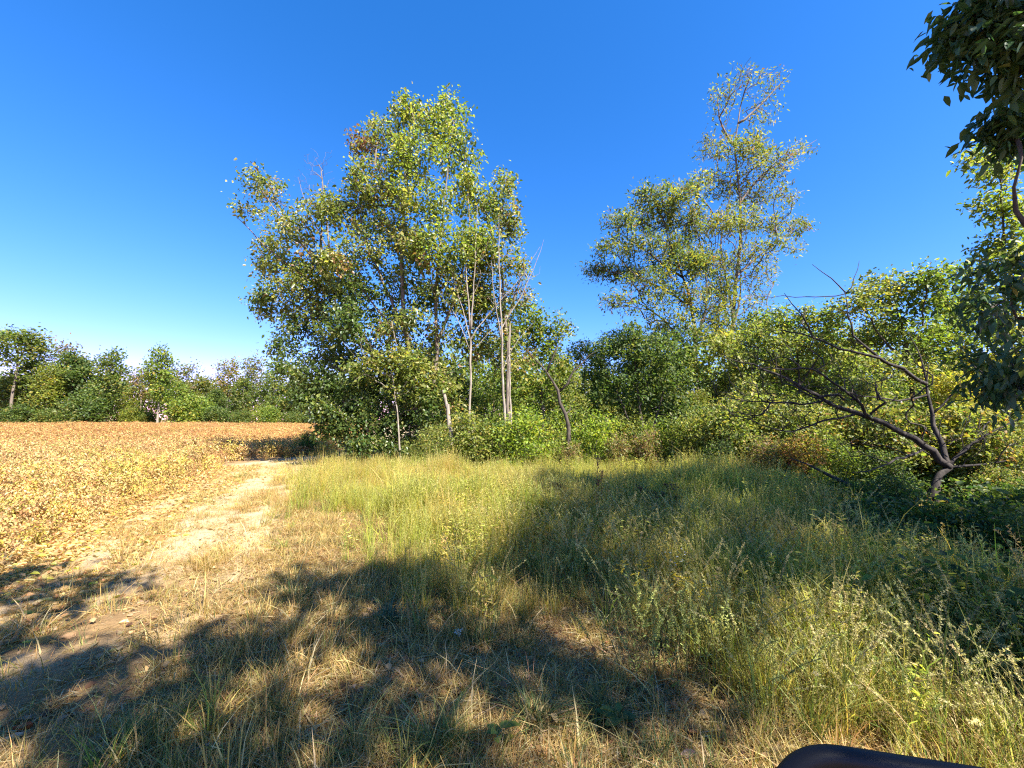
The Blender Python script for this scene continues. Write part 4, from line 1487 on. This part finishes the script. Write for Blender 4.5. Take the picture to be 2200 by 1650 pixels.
place_kind(far_kinds, [
    ('umbrella', 22, 72, 712, None, 'tall flat topped tree at the very end of the far tree line, layered crown'),
    ('thin_top', 130, 80, 738, RED, 'thin reddish topped tree rising behind the big dark mass of the far tree line'),
    ('dense', 150, 73, 765, DRK, 'big dark green tree, the broadest and darkest of the far tree line'),
    ('pale_trunk', 98, 69, 785, YEL, 'far tree with a pale dead looking stem just left of the broadest dark tree'),
    ('light', 62, 76, 775, None, 'mid green far tree between the flat topped tree and the pale stem'),
    ('pale_trunk', 228, 69.5, 756, None, 'far tree on a slanting pale trunk just right of the broadest dark tree'),
    ('light', 262, 78, 832, YEL, 'low yellowish far tree in the dip of the skyline'),
    ('thin_top', 300, 80, 790, RED, 'reddish thin crowned far tree left of the white trunked tree'),
    ('pale_trunk', 338, 66.5, 752, BRT, 'far tree on a straight white trunk, alone at the middle of the far tree line'),
    ('thin_top', 395, 77, 782, None, 'airy far tree leaning against the white trunked one'),
    ('light', 385, 73, 820, BRT, 'bright yellow green far tree right of the white trunk'),
    ('light', 440, 78, 815, RED, 'rusty brown topped far tree at the second dip in the skyline'),
    ('dense', 462, 75, 838, DRK, 'dark rounded far tree under the second dip in the skyline'),
    ('thin_top', 485, 79, 772, YEL, 'golden topped thin far tree, first of two tall ones near the leaning tree'),
    ('thin_top', 537, 80, 768, None, 'reddish grey thin far tree, second of two tall ones near the leaning tree'),
    ('light', 520, 74, 815, None, 'mid green far tree below the two tall thin ones'),
    ('light', 585, 75, 800, None, 'far tree partly behind the tips of the leaning tree'),
    ('dense', 640, 76, 805, None, 'far tree showing through the leaves of the leaning tree'),
    ('light', 700, 74, 800, DRK, 'far tree glimpsed behind the dark bush of the main clump'),
    ('dense', 775, 76, 800, None, 'far tree hidden mostly behind the tallest leafy tree'),
    ('dense', 20, 76, 815, None, 'rounded far tree under the flat topped one'),
    ('low', 45, 68, 872, DRK, 'dark far bush below the flat topped tree'),
    ('low', 105, 68, 880, None, 'far bush below the pale stem'),
    ('low', 190, 68, 850, DRK, 'darkest far bush at the foot of the broadest dark tree'),
    ('low', 285, 68, 878, YEL, 'yellow green far bush below the dip of the skyline'),
    ('low', 312, 69, 884, None, 'far bush just left of the white trunk'),
    ('low', 410, 68, 852, BRT, 'bright green far bush, the lightest patch of the tree line'),
    ('low', 465, 68, 876, DRK, 'dark far bush below the rusty topped tree'),
    ('low', 520, 68, 884, None, 'far bush below the two tall thin trees'),
    ('low', 575, 68, 874, BRT, 'light green far bush near the tips of the leaning tree'),
    ('low', 630, 68, 886, None, 'far bush seen under the leaning tree'),
    ('low', 690, 68, 862, DRK, 'far bush beside the dark bush of the main clump'),
    ('dense', -80, 76, 780, None, 'far tree beyond the end of the visible tree line'),
    ('light', -190, 76, 770, None, 'far tree well beyond the end of the visible tree line'),
], fl)


def leaf_mass(name, pts, L, W, pal, seed, label, cat, parent=None):
    rr = np.random.RandomState(seed)
    n = len(pts)
    sz = np.exp(rr.normal(0, .25, n))
    v, f, vp = leaves_geo(pts, rr.normal(size=(n, 3)) + np.array([0, 0, -.2]), L * sz, W * sz, rr, kite=True)
    k = (vnoise(pts[:, 0] * 1.0 + pts[:, 2], pts[:, 2] * 1.3 + pts[:, 1] * .7, 1.8 if L < .3 else 5.0) * len(pal[0])).astype(int) % len(pal[0])
    c = pick_cols(pal, n, rr, base=k)
    o = obj(name, mesh_np(name, v, f, np.repeat(c, vp, 0), mats=[M_LEAF]))
    return tag(o, label, cat, kind='stuff')


rr = np.random.RandomState(31)
n = 55000
x = rr.uniform(-150, 20, n)
y = 88 + rr.normal(0, 4, n)
z = rr.rand(n) ** .8 * (4.5 + 8.0 * vnoise(x, y * 0, 5) + 6.0 * (vnoise(x, y * .3, 1.5) - .4))
leaf_mass('distant_wood', np.stack([x, y, z], 1), .60, .4, PAL_FAR, 32, 'dim mass of far wood filling in behind the tree line', 'wood')

# wood behind on the right
MIDK = dict(leaf=(.17, .105), kite=True, spread=.24, r0=.1, rt=.006, step=.5, cnt_leaf=3)
mid_kinds = {
    'round': (kind_tree('wood_tree', 9, round_lobes(R9, 14, 1.6, 8.4, 2.7, 1.15, 26), 91, PAL_MID, lpn=22, **MIDK), 8.9),
    'yellow': (kind_tree('wood_tree', 8, round_lobes(R9, 13, 1.0, 7.2, 2.6, 1.1, 26), 92, PAL_YG, lpn=22, bark=M_BARK_DARK, **MIDK), 7.7),
    'dark': (kind_tree('wood_tree', 8, round_lobes(R9, 13, 1.2, 7.4, 2.3, 1.1, 26), 93, PAL_DARK, lpn=22, bark=M_BARK_DARK, **MIDK), 7.9),
}
place_kind(mid_kinds, [
    ('round', 1255, 22, 728, None, 'round topped green tree at the lowest dip of the skyline, between clump and locusts'),
    ('round', 1060, 20, 720, None, 'green wood tree seen between the two bare saplings'),
    ('yellow', 1210, 17.5, 780, None, 'lighter wood tree behind the crooked dead tree'),
    ('round', 1330, 22, 705, DRK, 'shaded wood tree behind the dark multi stemmed tree'),
    ('dark', 1450, 18, 700, None, 'dark wood tree below the wide yellowish locust'),
    ('yellow', 1560, 16.5, 700, None, 'yellow green wood tree at the foot of the tallest thin locust'),
    ('round', 1640, 20, 665, None, 'green wood tree behind the flat topped yellow green tree'),
    ('yellow', 1500, 15.5, 830, None, 'low yellowish wood tree in front of the locust trunks'),
    ('dark', 1800, 18, 690, BRT, 'green wood tree between the flat topped tree and the rounded tree'),
    ('round', 1900, 19, 680, None, 'wood tree showing behind the rounded skyline tree'),
    ('round', 2080, 15, 640, None, 'wood tree behind the dark overhanging branches, beside the rounded tree'),
    ('yellow', 2150, 12.5, 740, YEL, 'golden wood tree behind the sunlit sapling'),
    ('yellow', 1860, 12.0, 800, None, 'yellow green tree right behind the limbs of the dead tree'),
    ('yellow', 2060, 11.5, 790, YEL, 'yellowing tree right behind the trunk of the dead tree'),
    ('dark', 990, 17, 800, None, 'dark wood tree behind the short broken trunk'),
    ('round', 900, 19, 760, None, 'green wood tree behind the trunks of the tallest tree'),
    ('round', 2290, 14, 560, None, 'tall green tree past the picture edge behind the overhanging tree'),
    ('yellow', 1310, 17, 850, None, 'small yellow green wood tree between the crooked dead tree and the dark tree'),
    ('round', 1400, 26, 740, None, 'far wood tree between dark tree and locust trunks'),
    ('round', 1720, 24, 690, None, 'far wood tree glimpsed above the flat topped yellow green tree'),
], 'trees of the wood on the right')

n = 60000
x = rr.uniform(-7, 52, n)
y = 24 + rr.rand(n) * 12 + np.abs(x) * .12
z = rr.rand(n) * (4.2 + 4.0 * vnoise(x, y, 4.0))
leaf_mass('woodland_thicket', np.stack([x, y, z], 1), .30, .19, PAL_MID, 33, 'deep leafy thicket closing the view between the wood trees', 'thicket')

SHK = dict(kite=True, spread=.12, r0=.03, rt=.0035, step=.25, cnt_leaf=3, hmin=.08)
SH_ST = [[(0, 0, 0), (.05, 0, .6), (0, .1, 1.5)], [(0.08, 0, 0), (.4, .1, .6), (.7, .1, 1.2)], [(-.08, 0, 0), (-.4, -.1, .6), (-.6, -.2, 1.2)], [(0, .08, 0), (0, .5, .7)]]


def shrub(pal, seed, lp=17, name='shrub', leaf=(.09, .055), lm=1.0):
    return (kind_tree(name, 2, round_lobes(R9, 11, .25, 1.75, .95, .48, 22, lm, .7), seed, pal, stems=SH_ST, lpn=lp, leaf=leaf, cat='shrub', **SHK), 2.05)


shrub_kinds = {'green': shrub(PAL_MID, 101), 'yellow': shrub(PAL_YG, 102), 'gold': shrub(PAL_GOLD, 103), 'brown': shrub(PAL_BROWN, 104), 'dark': shrub(PAL_DARK, 105), 'fine': shrub(PAL_YG, 106, 24, leaf=(.075, .036))}
place_kind(shrub_kinds, [
    ('yellow', 1020, 12.7, 878, None, 'yellow green shrub at the foot of the first bare sapling'),
    ('green', 1062, 12.5, 885, None, 'green shrub between the feet of the two bare saplings'),
    ('fine', 935, 12.5, 905, None, 'light fine leaved shrub beside the short broken trunk'),
    ('brown', 1005, 13.2, 935, None, 'low rusty shrub below the first bare sapling'),
    ('green', 1130, 12.5, 872, BRT, 'bright green shrub right of the second bare sapling'),
    ('yellow', 1175, 12.9, 920, None, 'low yellow green shrub at the foot of the crooked dead tree'),
    ('green', 1280, 13.1, 880, BRT, 'fresh green shrub right of the crooked dead tree'),
    ('brown', 1320, 12.3, 930, None, 'reddest rusty shrub in front of the dark multi stemmed tree'),
    ('brown', 1385, 12.4, 925, None, 'rusty shrub covering the foot of the dark multi stemmed tree'),
    ('brown', 1225, 12.4, 950, None, 'low brownish shrub under the crooked dead tree'),
    ('green', 1440, 12.6, 890, None, 'green shrub right of the dark multi stemmed tree'),
    ('fine', 1500, 12.0, 870, None, 'pale fine leaved shrub in front of the locust trunks'),
    ('yellow', 1560, 11.3, 850, None, 'big yellow green shrub at the limb tips of the dead tree'),
    ('dark', 1545, 10.6, 940, None, 'dark low shrub on the grass edge below the dead limb tips'),
    ('yellow', 1640, 11.0, 840, None, 'yellow green shrub behind the lowest dead limb'),
    ('brown', 1640, 9.8, 935, None, 'rusty brown shrub in front of the wood below the dead limbs'),
    ('brown', 1715, 9.4, 930, YEL, 'tan leaved shrub next to the rusty one below the dead limbs'),
    ('fine', 1720, 10.6, 850, None, 'fine leaved yellow green shrub seen through the dead limbs'),
    ('green', 1790, 9.3, 940, None, 'green shrub below the main limb of the dead tree'),
    ('gold', 1800, 10.4, 860, None, 'golden shrub seen through the middle of the dead limbs'),
    ('gold', 1900, 10.0, 850, None, 'golden shrub close left of the dead trunk'),
    ('dark', 1880, 8.9, 960, None, 'dark green shrub left of the foot of the dead tree'),
    ('gold', 1970, 9.6, 880, None, 'golden shrub right behind the dead trunk'),
    ('gold', 2070, 9.2, 870, YEL, 'brightest golden shrub right of the dead trunk'),
    ('gold', 2150, 8.2, 920, None, 'orange yellow shrub near the picture edge right of the dead trunk'),
    ('yellow', 2120, 8.8, 860, None, 'yellow green shrub above the orange one'),
    ('gold', 2130, 7.6, 1000, None, 'low golden shrub right of the foot of the dead tree'),
    ('green', 2150, 6.4, 1040, BRT, 'bright green low shrub under the orange one at the picture edge'),
    ('green', 1760, 8.4, 1000, BRT, 'low leafy green shrub on the shaded grass edge'),
    ('dark', 1850, 7.6, 1040, None, 'low dark shrub in the shade in front of the dead tree'),
    ('dark', 2080, 6.0, 1090, None, 'nearest dark green shrub in the shade by the picture edge'),
    ('dark', 1910, 6.7, 1015, None, 'dark leafy shrub in deep shade, pushed forward of the leaning dead trunk'),
    ('green', 1830, 7.0, 1035, DRK, 'shaded green shrub on the grass edge, just left of the deep shade shrub'),
    ('dark', 2010, 5.6, 1075, BRT, 'half lit green shrub where grass meets thicket below the dead trunk'),
    ('yellow', 2180, 4.7, 1090, DRK, 'small yellowish shrub by the picture edge in front of the thicket'),
    ('green', 2220, 5.4, 1060, None, 'green shrub cut by the picture edge below the overhanging tree'),
    ('green', 660, 18.5, 925, DRK, 'green shrub in the shade behind the dark bush of the main clump'),
    ('yellow', 1350, 14.8, 870, None, 'yellow green shrub behind the rusty ones'),
    ('green', 1210, 15.0, 860, None, 'green shrub deep behind the crooked dead tree'),
], 'shrubs along the wood edge')
print('kinds', round(time.time() - T0, 1), 'tris', TRI[0])


# ------------------------------------------------------------------ small things
def single(name, M, mat, loc, label, cat, rz=0.0, sc=1.0, group=None):
    o = obj(name, M.mesh(name, mat))
    o.location, o.rotation_euler, o.scale = loc, (0, 0, rz), (sc, sc, sc)
    return tag(o, label, cat, group)


def on_ground(x, y, z=0.0, h=0.0):
    """point of the ground that photo pixel x, y looks at (h: height of the plants hiding it)"""
    d = (1.65 - h) * F / (y - 900)
    for _ in range(4):
        q = px(x, y, d)
        d *= (EYE[2] - (gz(q[0], d) + h)) / max(EYE[2] - q[2], .05)
    q = px(x, y, d)
    return Vector((q[0], d, float(gz(q[0], d)) + z))


SR = np.random.RandomState(55)


def big_tuft(n, h, w, lean, pal, spread=.06):
    M = Mesher()
    M.add(*clump(SR, n, h, spread, w, lean, pal, segs=5))
    return M


BLUEG = P_((4, (.075, .125, .062)), (3, (.11, .165, .085)), (2, (.055, .095, .05)), (.8, (.30, .26, .14)))
for x_, y_, M, lab in [
    (835, 1345, big_tuft(110, .20, .008, .7, BLUEG), 'blue green grass tuft alone in the shaded straw'),
    (290, 1625, big_tuft(150, .20, .006, .75, DGREEN, .09), 'dark bushy grass tuft at the bottom edge by the dead leaves'),
    (1150, 1560, big_tuft(120, .19, .006, .8, DGREEN, .08), 'dark grass tuft at the bottom edge below the seed stalks'),
    (935, 1610, big_tuft(90, .20, .007, .8, MGREEN, .06), 'long bladed green tuft at the bottom edge in the middle'),
    (760, 1630, big_tuft(70, .16, .007, .8, MGREEN, .05), 'small pale green tuft low at the bottom edge'),
    (1745, 1590, big_tuft(60, .26, .009, .5, MGREEN, .05), 'tall broad bladed green tuft left of the black bar'),
    (640, 1290, big_tuft(120, .22, .006, .55, DGREEN, .12), 'wide dark tuft on the edge of the near shade'),
    (430, 1330, big_tuft(45, .22, .007, .5, STRAW, .05), 'dry upright tuft on the dirt at the shade edge'),
    (255, 1215, big_tuft(30, .30, .007, .4, STRAW, .05), 'lone tall dry tuft on the bare dirt by the crop'),
    (60, 1370, big_tuft(60, .16, .008, .7, STRAW_PALE, .07), 'pale dry tuft catching the sun near the picture edge'),
    (900, 1360, big_tuft(60, .18, .007, .7, MGREEN, .05), 'small green tuft right of the blue green one'),
    (515, 1030, big_tuft(60, .22, .012, .6, MGREEN, .10), 'green weed tuft alone on the far dirt track'),
    (590, 1095, big_tuft(40, .26, .008, .5, STRAW, .08), 'dry wispy tuft in the middle of the dirt track'),
    (620, 1390, big_tuft(70, .20, .006, .6, STRAW, .07), 'straw coloured tuft between shade bars'),
]:
    single('grass_tuft', M, M_BLADE, on_ground(x_, y_), lab, 'grass tuft', group='single grass tufts')


def leafy_stems(n, H, pal, L, W, lean=.25, nl=40, stem=(.18, .15, .06), spread=.05, r=.003, heads=None):
    M = Mesher()
    for _ in range(n):
        d = rnd_dir(SR)
        h = H * SR.uniform(.7, 1.05)
        P = stalk(M, np.array([SR.normal(0, spread), SR.normal(0, spread), -.02]), d, h, lean * SR.uniform(.3, 1.4), r, stem, SR, 9)
        if nl:
            s = SR.rand(nl) * 7.99
            i = s.astype(int)
            c = P[i] + (P[i + 1] - P[i]) * (s - i)[:, None]
            ax = unit(SR.normal(size=(nl, 3)) * [1, 1, .4]) + np.array([0, 0, .8])
            sz = np.exp(SR.normal(0, .3, nl)) * (1.1 - .6 * s / 8)
            v, f, vp = leaves_geo(c, ax, L * sz, W * sz, SR)
            M.add(v, f, np.repeat(pick_cols(pal, nl, SR), vp, 0))
        if heads == 'spike':
            spike(M, P[5:], .006, (.40, .42, .12), SR, 80, .017)
        if heads == 'plume':
            for _ in range(9):
                q = P[-1] + SR.normal(0, .01, 3) - np.array([0, 0, SR.rand() * .10])
                dd = rnd_dir(SR) * .06 + np.array([0, 0, .02])
                Q = q + dd * np.linspace(0, 1, 4)[:, None] - np.array([0, 0, .02]) * (np.linspace(0, 1, 4) ** 2)[:, None]
                spike(M, Q, .006, (.55, .42, .03), SR, 26, .009)
        if heads == 'umbel':
            for _ in range(16):
                q = P[-1] + SR.normal(0, .035, 3) * [1, 1, .4]
                v, f = tube_geo([(np.stack([P[-2], (P[-2] + q) / 2 + [0, 0, -.005], q]), np.array([.0016, .0013, .001]))])
                M.add(v, f, np.tile(np.array((.09, .06, .04)), (len(v), 1)))
                v, f, vp = leaves_geo(np.tile(q, (6, 1)), SR.normal(size=(6, 3)), np.full(6, .016), np.full(6, .01), SR, kite=True)
                M.add(v, f, np.tile(np.array((.11, .07, .045)), (len(v), 1)))
    return M


SEEDG = P_((4, (.30, .36, .075)), (3, (.40, .43, .13)), (2, (.19, .26, .055)))
DRYB = P_((3, (.16, .085, .045)), (2, (.22, .13, .07)), (1, (.08, .05, .035)))
for x_, y_, M, nm, lab, cat in [
    (1420, 1400, leafy_stems(6, .84, MGREEN, .05, .014, .25, 40, heads='plume'), 'goldenrod_plant', 'yellow flowering goldenrod above the sunlit weeds', 'goldenrod'),
    (1400, 1440, leafy_stems(34, .62, SEEDG, .03, .006, .35, 40, heads='spike', spread=.16), 'weed_clump', 'pale green seeding weed clump just below the yellow flowers', 'weed'),
    (1630, 1500, leafy_stems(16, .70, SEEDG, .04, .008, .5, 18, heads='spike', spread=.14), 'weed_clump', 'thin pale seed stalks slanting above the near weeds left of the bar', 'weed'),
    (1780, 1520, leafy_stems(16, .42, SEEDG, .04, .008, .3, 16, heads='spike', spread=.16), 'weed_clump', 'upright green seed stalks above the black bar', 'weed'),
    (1230, 1250, leafy_stems(22, .45, SEEDG, .03, .006, .3, 24, heads='spike', spread=.14), 'weed_clump', 'green seeding weed clump at the sun edge of the long shade', 'weed'),
    (1085, 1260, leafy_stems(16, .40, SEEDG, .03, .006, .3, 20, heads='spike', spread=.14), 'weed_clump', 'fine stalked weed clump between straw and shade', 'weed'),
    (1290, 1130, leafy_stems(3, 1.05, DRYB, .07, .02, .08, 26, (.10, .055, .035), .03, .006, 'umbel'), 'dead_weed_stalk', 'tall dark brown dead weed stalk standing in the grass', 'dead weed'),
    (1425, 1120, leafy_stems(9, .62, DRYB, .04, .012, .15, 20, (.09, .06, .04), .16, .004, 'umbel'), 'dead_weed_clump', 'dark seed headed dead weeds in the long shade', 'dead weed'),
    (1180, 1110, leafy_stems(8, .60, DRYB, .04, .012, .15, 20, (.12, .08, .05), .16, .004, 'umbel'), 'dead_weed_clump', 'brown seed headed weeds at the beginning of the long shade', 'dead weed'),
    (1620, 1220, leafy_stems(3, .8, DRYB, .04, .012, .2, 10, (.07, .05, .035), .05, .004), 'dead_weed_stalk', 'thin dark bent stem in the shade below the dead tree', 'dead weed'),
    (1880, 1260, leafy_stems(5, .5, MGREEN, .06, .02, .2, 30), 'leafy_weed', 'leafy green weed standing in the shade right of the bent stem', 'weed'),
    (790, 1010, leafy_stems(7, .75, YGREEN, .06, .012, .15, 24, heads='spike', spread=.12), 'weed_clump', 'tall seed stalks at the foot of the big dark bush', 'weed'),
    (890, 1005, leafy_stems(6, .75, YGREEN, .06, .012, .15, 24, heads='spike', spread=.12), 'weed_clump', 'pale tall weed in front of the trunks of the tallest tree', 'weed'),
]:
    single(nm, M, M_BLADE, on_ground(x_, y_), lab, cat)


def broadleaf(n, L, W, pal, H=.12):
    M = Mesher()
    a = np.arange(n) * 2.4
    c = np.zeros((n, 3))
    c[:, 2] = SR.uniform(.02, H, n)
    ax = np.stack([np.cos(a), np.sin(a), SR.uniform(.1, .6, n)], 1)
    c += ax * .02
    sz = np.exp(SR.normal(0, .2, n))
    v, f, vp = leaves_geo(c, ax, L * sz, W * sz, SR, upk=2.5)
    M.add(v, f, np.repeat(pick_cols(pal, n, SR), vp, 0))
    return M


single('broadleaf_weed', broadleaf(14, .075, .05, PAL_DARK), M_BLADE, on_ground(1330, 1580), 'dark broad leaved weed in the shaded straw near the bottom edge', 'weed')
single('broadleaf_weed', broadleaf(12, .08, .06, PAL_MAIN_TOP, .2), M_BLADE, on_ground(1905, 1490), 'bright broad leaved weed glowing in the near grass', 'weed')
single('broadleaf_weed', broadleaf(9, .06, .04, PAL_MID), M_BLADE, on_ground(1070, 1625), 'small light broad leaved weed at the bottom edge', 'weed')

VINE = Mesher()
P = stalk(VINE, np.zeros(3), np.array([-.2, -.1, 0]), .34, .5, .002, (.2, .22, .08), SR, 6)
t = np.linspace(-2.5, 2.5, 13)
hx = np.array([0, .32, .50, .56, .48, .30, 0])
hy = np.array([0, .16, .05, -.18, -.48, -.80, -1.05])
lv = np.concatenate([np.stack([hx, hy], 1), np.stack([-hx[1:-1][::-1], hy[1:-1][::-1]], 1)]) * .062
lv3 = np.stack([lv[:, 0], np.abs(lv[:, 0]) * .25, lv[:, 1]], 1) + P[-1]
ctr = lv3.mean(0, keepdims=True) + [[0, -.004, 0]]
m = len(lv3)
VINE.add(np.concatenate([lv3, ctr]), np.array([[i, (i + 1) % m, m] for i in range(m)]), np.tile(np.array((.20, .27, .07)), (m + 1, 1)))
single('vine_leaf', VINE, M_BLADE, on_ground(1972, 1570), 'single pale heart shaped leaf on a thin stem above the near grass', 'vine')


def dead_leaf(L, W, col, curl):
    M = Mesher()
    u = np.linspace(0, 1, 9)
    w = np.sin(u * math.pi) ** .8 * W * .5 * (1 - .25 * u)
    V, C = [], []
    for j, uu in enumerate(u):
        for s in (-1, -.5, 0, .5, 1):
            V.append((L * (uu - .5), s * w[j], curl * (s * s) * W + curl * .5 * L * (uu - .5) ** 2 * 2 + (.004 if s else 0) + .004 * math.sin(7 * uu + 3 * s)))
            C.append(np.array(col) * (.8 if s == 0 else 1.0) * (1 + .12 * math.sin(11 * uu + 5 * s)))
    q = [[j * 5 + k, j * 5 + k + 1, (j + 1) * 5 + k + 1, (j + 1) * 5 + k] for j in range(8) for k in range(4)]
    M.add(np.array(V), np.array(q), np.array(C))
    return M


for x_, y_, L, W, c, cu, rz, lab in [
    (48, 1582, .085, .05, (.36, .10, .035), .35, .2, 'rust red curled dead leaf on the dirt at the bottom corner'),
    (22, 1603, .095, .045, (.62, .50, .36), .2, .4, 'large pale tan dead leaf just below the rust red one'),
    (55, 1560, .05, .03, (.48, .42, .38), .15, .2, 'small greyish dead leaf above the rust red one'),
    (625, 1352, .05, .032, (.50, .24, .08), .3, .9, 'orange brown dead leaf in the shaded straw'),
    (342, 1452, .04, .028, (.46, .22, .09), .3, .3, 'small orange dead leaf on the dark dirt'),
    (790, 1380, .05, .03, (.42, .24, .12), .3, 1.7, 'brown dead leaf beside the blue green tuft'),
    (1480, 1640, .08, .05, (.40, .27, .22), .25, .1, 'dull pinkish dead leaf at the bottom edge left of the bar'),
]:
    o = single('dead_leaf', dead_leaf(L, W, c, cu), M_BLADE, on_ground(x_, y_, .03), lab, 'dead leaf', rz, group='dead leaves')
    o.rotation_euler = (.12, -.1, rz)


def sticks(name, pts, r, label, mat, forks=()):
    v, f = tube_geo([(np.array(p), np.array(q)) for p, q in [(pts, r)] + list(forks)])
    o = obj(name, mesh_np(name, v, f, smooth=True, mats=[mat]))
    return tag(o, label, 'stick')


a_, b_ = on_ground(372, 1640, .02), on_ground(500, 1622, .025)
m_ = (a_ + b_) / 2 + Vector((0, .03, .02))
sticks('fallen_stick', [a_, (a_ + m_) / 2, m_, (m_ + b_) / 2 + Vector((0, .01, .005)), b_], [.008, .010, .009, .007, .004], 'pale fallen stick lying at the bottom edge', M_BARK_PALE)
a_, b_ = Vector(px(1770, 1015, 8.3)), Vector(px(1830, 1045, 7.6))
c_ = Vector(px(1700, 985, 8.8))
sticks('fallen_branch', [c_, (a_ + c_) / 2 + Vector((0, 0, .03)), a_, (a_ + b_) / 2, b_], [.01, .018, .03, .04, .045], 'broken grey branch slanting down through the bushes below the dead tree', M_BARK_DEAD)

# small white flower head in the straw
M = Mesher()
P = stalk(M, np.zeros(3), np.array([.3, .1, 0]), .13, .3, .0018, (.24, .24, .1), SR)
for _ in range(14):
    q = P[-1] + SR.normal(0, .016, 3)
    v, f, vp = leaves_geo(np.tile(q, (5, 1)), SR.normal(size=(5, 3)), np.full(5, .014), np.full(5, .008), SR, kite=True)
    M.add(v, f, np.tile(np.array((.72, .70, .64)), (len(v), 1)))
single('white_flower', M, M_BLADE, on_ground(982, 1395), 'small white flower head in the shaded straw', 'flower')
for x_, y_, lab in [(1440, 1215, 'tiny white aster blooming above the yellow flowers'), (1465, 1205, 'white aster in the shade beside the yellow flowers')]:
    M = Mesher()
    P = stalk(M, np.zeros(3), np.array([.3, .1, 0]), .5, .2, .0018, (.14, .16, .06), SR, 6)
    for _ in range(6):
        q = P[-1] + SR.normal(0, .03, 3)
        v, f, vp = leaves_geo(np.tile(q, (9, 1)), SR.normal(size=(9, 3)) * [1, 1, .3], np.full(9, .014), np.full(9, .005), SR, kite=True)
        M.add(v, f, np.tile(np.array((.75, .75, .75)), (len(v), 1)))
    single('white_aster', M, M_BLADE, on_ground(x_, y_ + 110), lab, 'flower')

# ------------------------------------------------------------------ the black bar of the vehicle the viewer sits in
m, nt = new_mat('black_painted_steel')
p = N(nt, 'ShaderNodeBsdfPrincipled')
p.inputs['Base Color'].default_value = (.010, .010, .011, 1)
p.inputs['Roughness'].default_value = .5
p.inputs['Specular IOR Level'].default_value = .22
tc = N(nt, 'ShaderNodeTexCoord')
nz = N(nt, 'ShaderNodeTexNoise')
nz.inputs['Scale'].default_value = 900
nt.links.new(tc.outputs['Object'], nz.inputs['Vector'])
bp = N(nt, 'ShaderNodeBump')
bp.inputs['Strength'].default_value = .12
bp.inputs['Distance'].default_value = .0006
nt.links.new(nz.outputs[0], bp.inputs['Height'])
nt.links.new(bp.outputs[0], p.inputs['Normal'])
o = N(nt, 'ShaderNodeOutputMaterial')
nt.links.new(p.outputs[0], o.inputs['Surface'])
M_STEEL = m
bd = .50
A_ = Vector(px(1660, 1760, bd))
B_ = Vector(px(1700, 1612, bd))
C_ = Vector(px(2330, 1712, bd - .03))
D_ = Vector(px(2420, 1900, bd - .03))


def fillet(a, b, c, r, n=12):
    u, w = (a - b).normalized(), (c - b).normalized()
    s, e = b + u * r, b + w * r
    return [s * (1 - t) ** 2 + b * 2 * t * (1 - t) + e * t * t for t in np.linspace(0, 1, n)]


pts = [A_ - Vector((0, 0, .25)), A_] + fillet(A_, B_, C_, .055) + fillet(B_, C_, D_, .05) + [D_, D_ - Vector((0, 0, .2))]
pts = np.array([tuple(q) for q in pts])
# resample along the path and sweep a round section
sl = np.concatenate([[0], np.cumsum(np.linalg.norm(np.diff(pts, axis=0), axis=1))])
tt = np.linspace(0, sl[-1], 160)
pp = np.stack([np.interp(tt, sl, pts[:, i]) for i in range(3)], 1)
for _ in range(3):
    pp[1:-1] = pp[1:-1] * .5 + (pp[:-2] + pp[2:]) * .25
tg = unit(np.gradient(pp, axis=0))
nrm = unit(np.cross(tg[len(tg) // 2], [0, 1, 0]))
nn = []
for t in tg:
    nrm = unit(nrm - t * np.dot(nrm, t))
    nn.append(nrm)
nn = np.array(nn)
bb = np.cross(tg, nn)
ang = np.arange(28) * 2 * math.pi / 28
rg = pp[:, None] + .0118 * (np.cos(ang)[None, :, None] * nn[:, None] + np.sin(ang)[None, :, None] * bb[:, None])
i = np.arange(159)[:, None] * 28
j = np.arange(28)[None]
q = np.stack([i + j, i + (j + 1) % 28, i + 28 + (j + 1) % 28, i + 28 + j], -1).reshape(-1, 4)
gb = obj('grab_bar', mesh_np('grab_bar', rg.reshape(-1, 3), [q], smooth=True, mats=[M_STEEL]))
tag(gb, 'black painted bent steel bar at the bottom corner close to the viewer', 'grab bar')
print('done', round(time.time() - T0, 1))
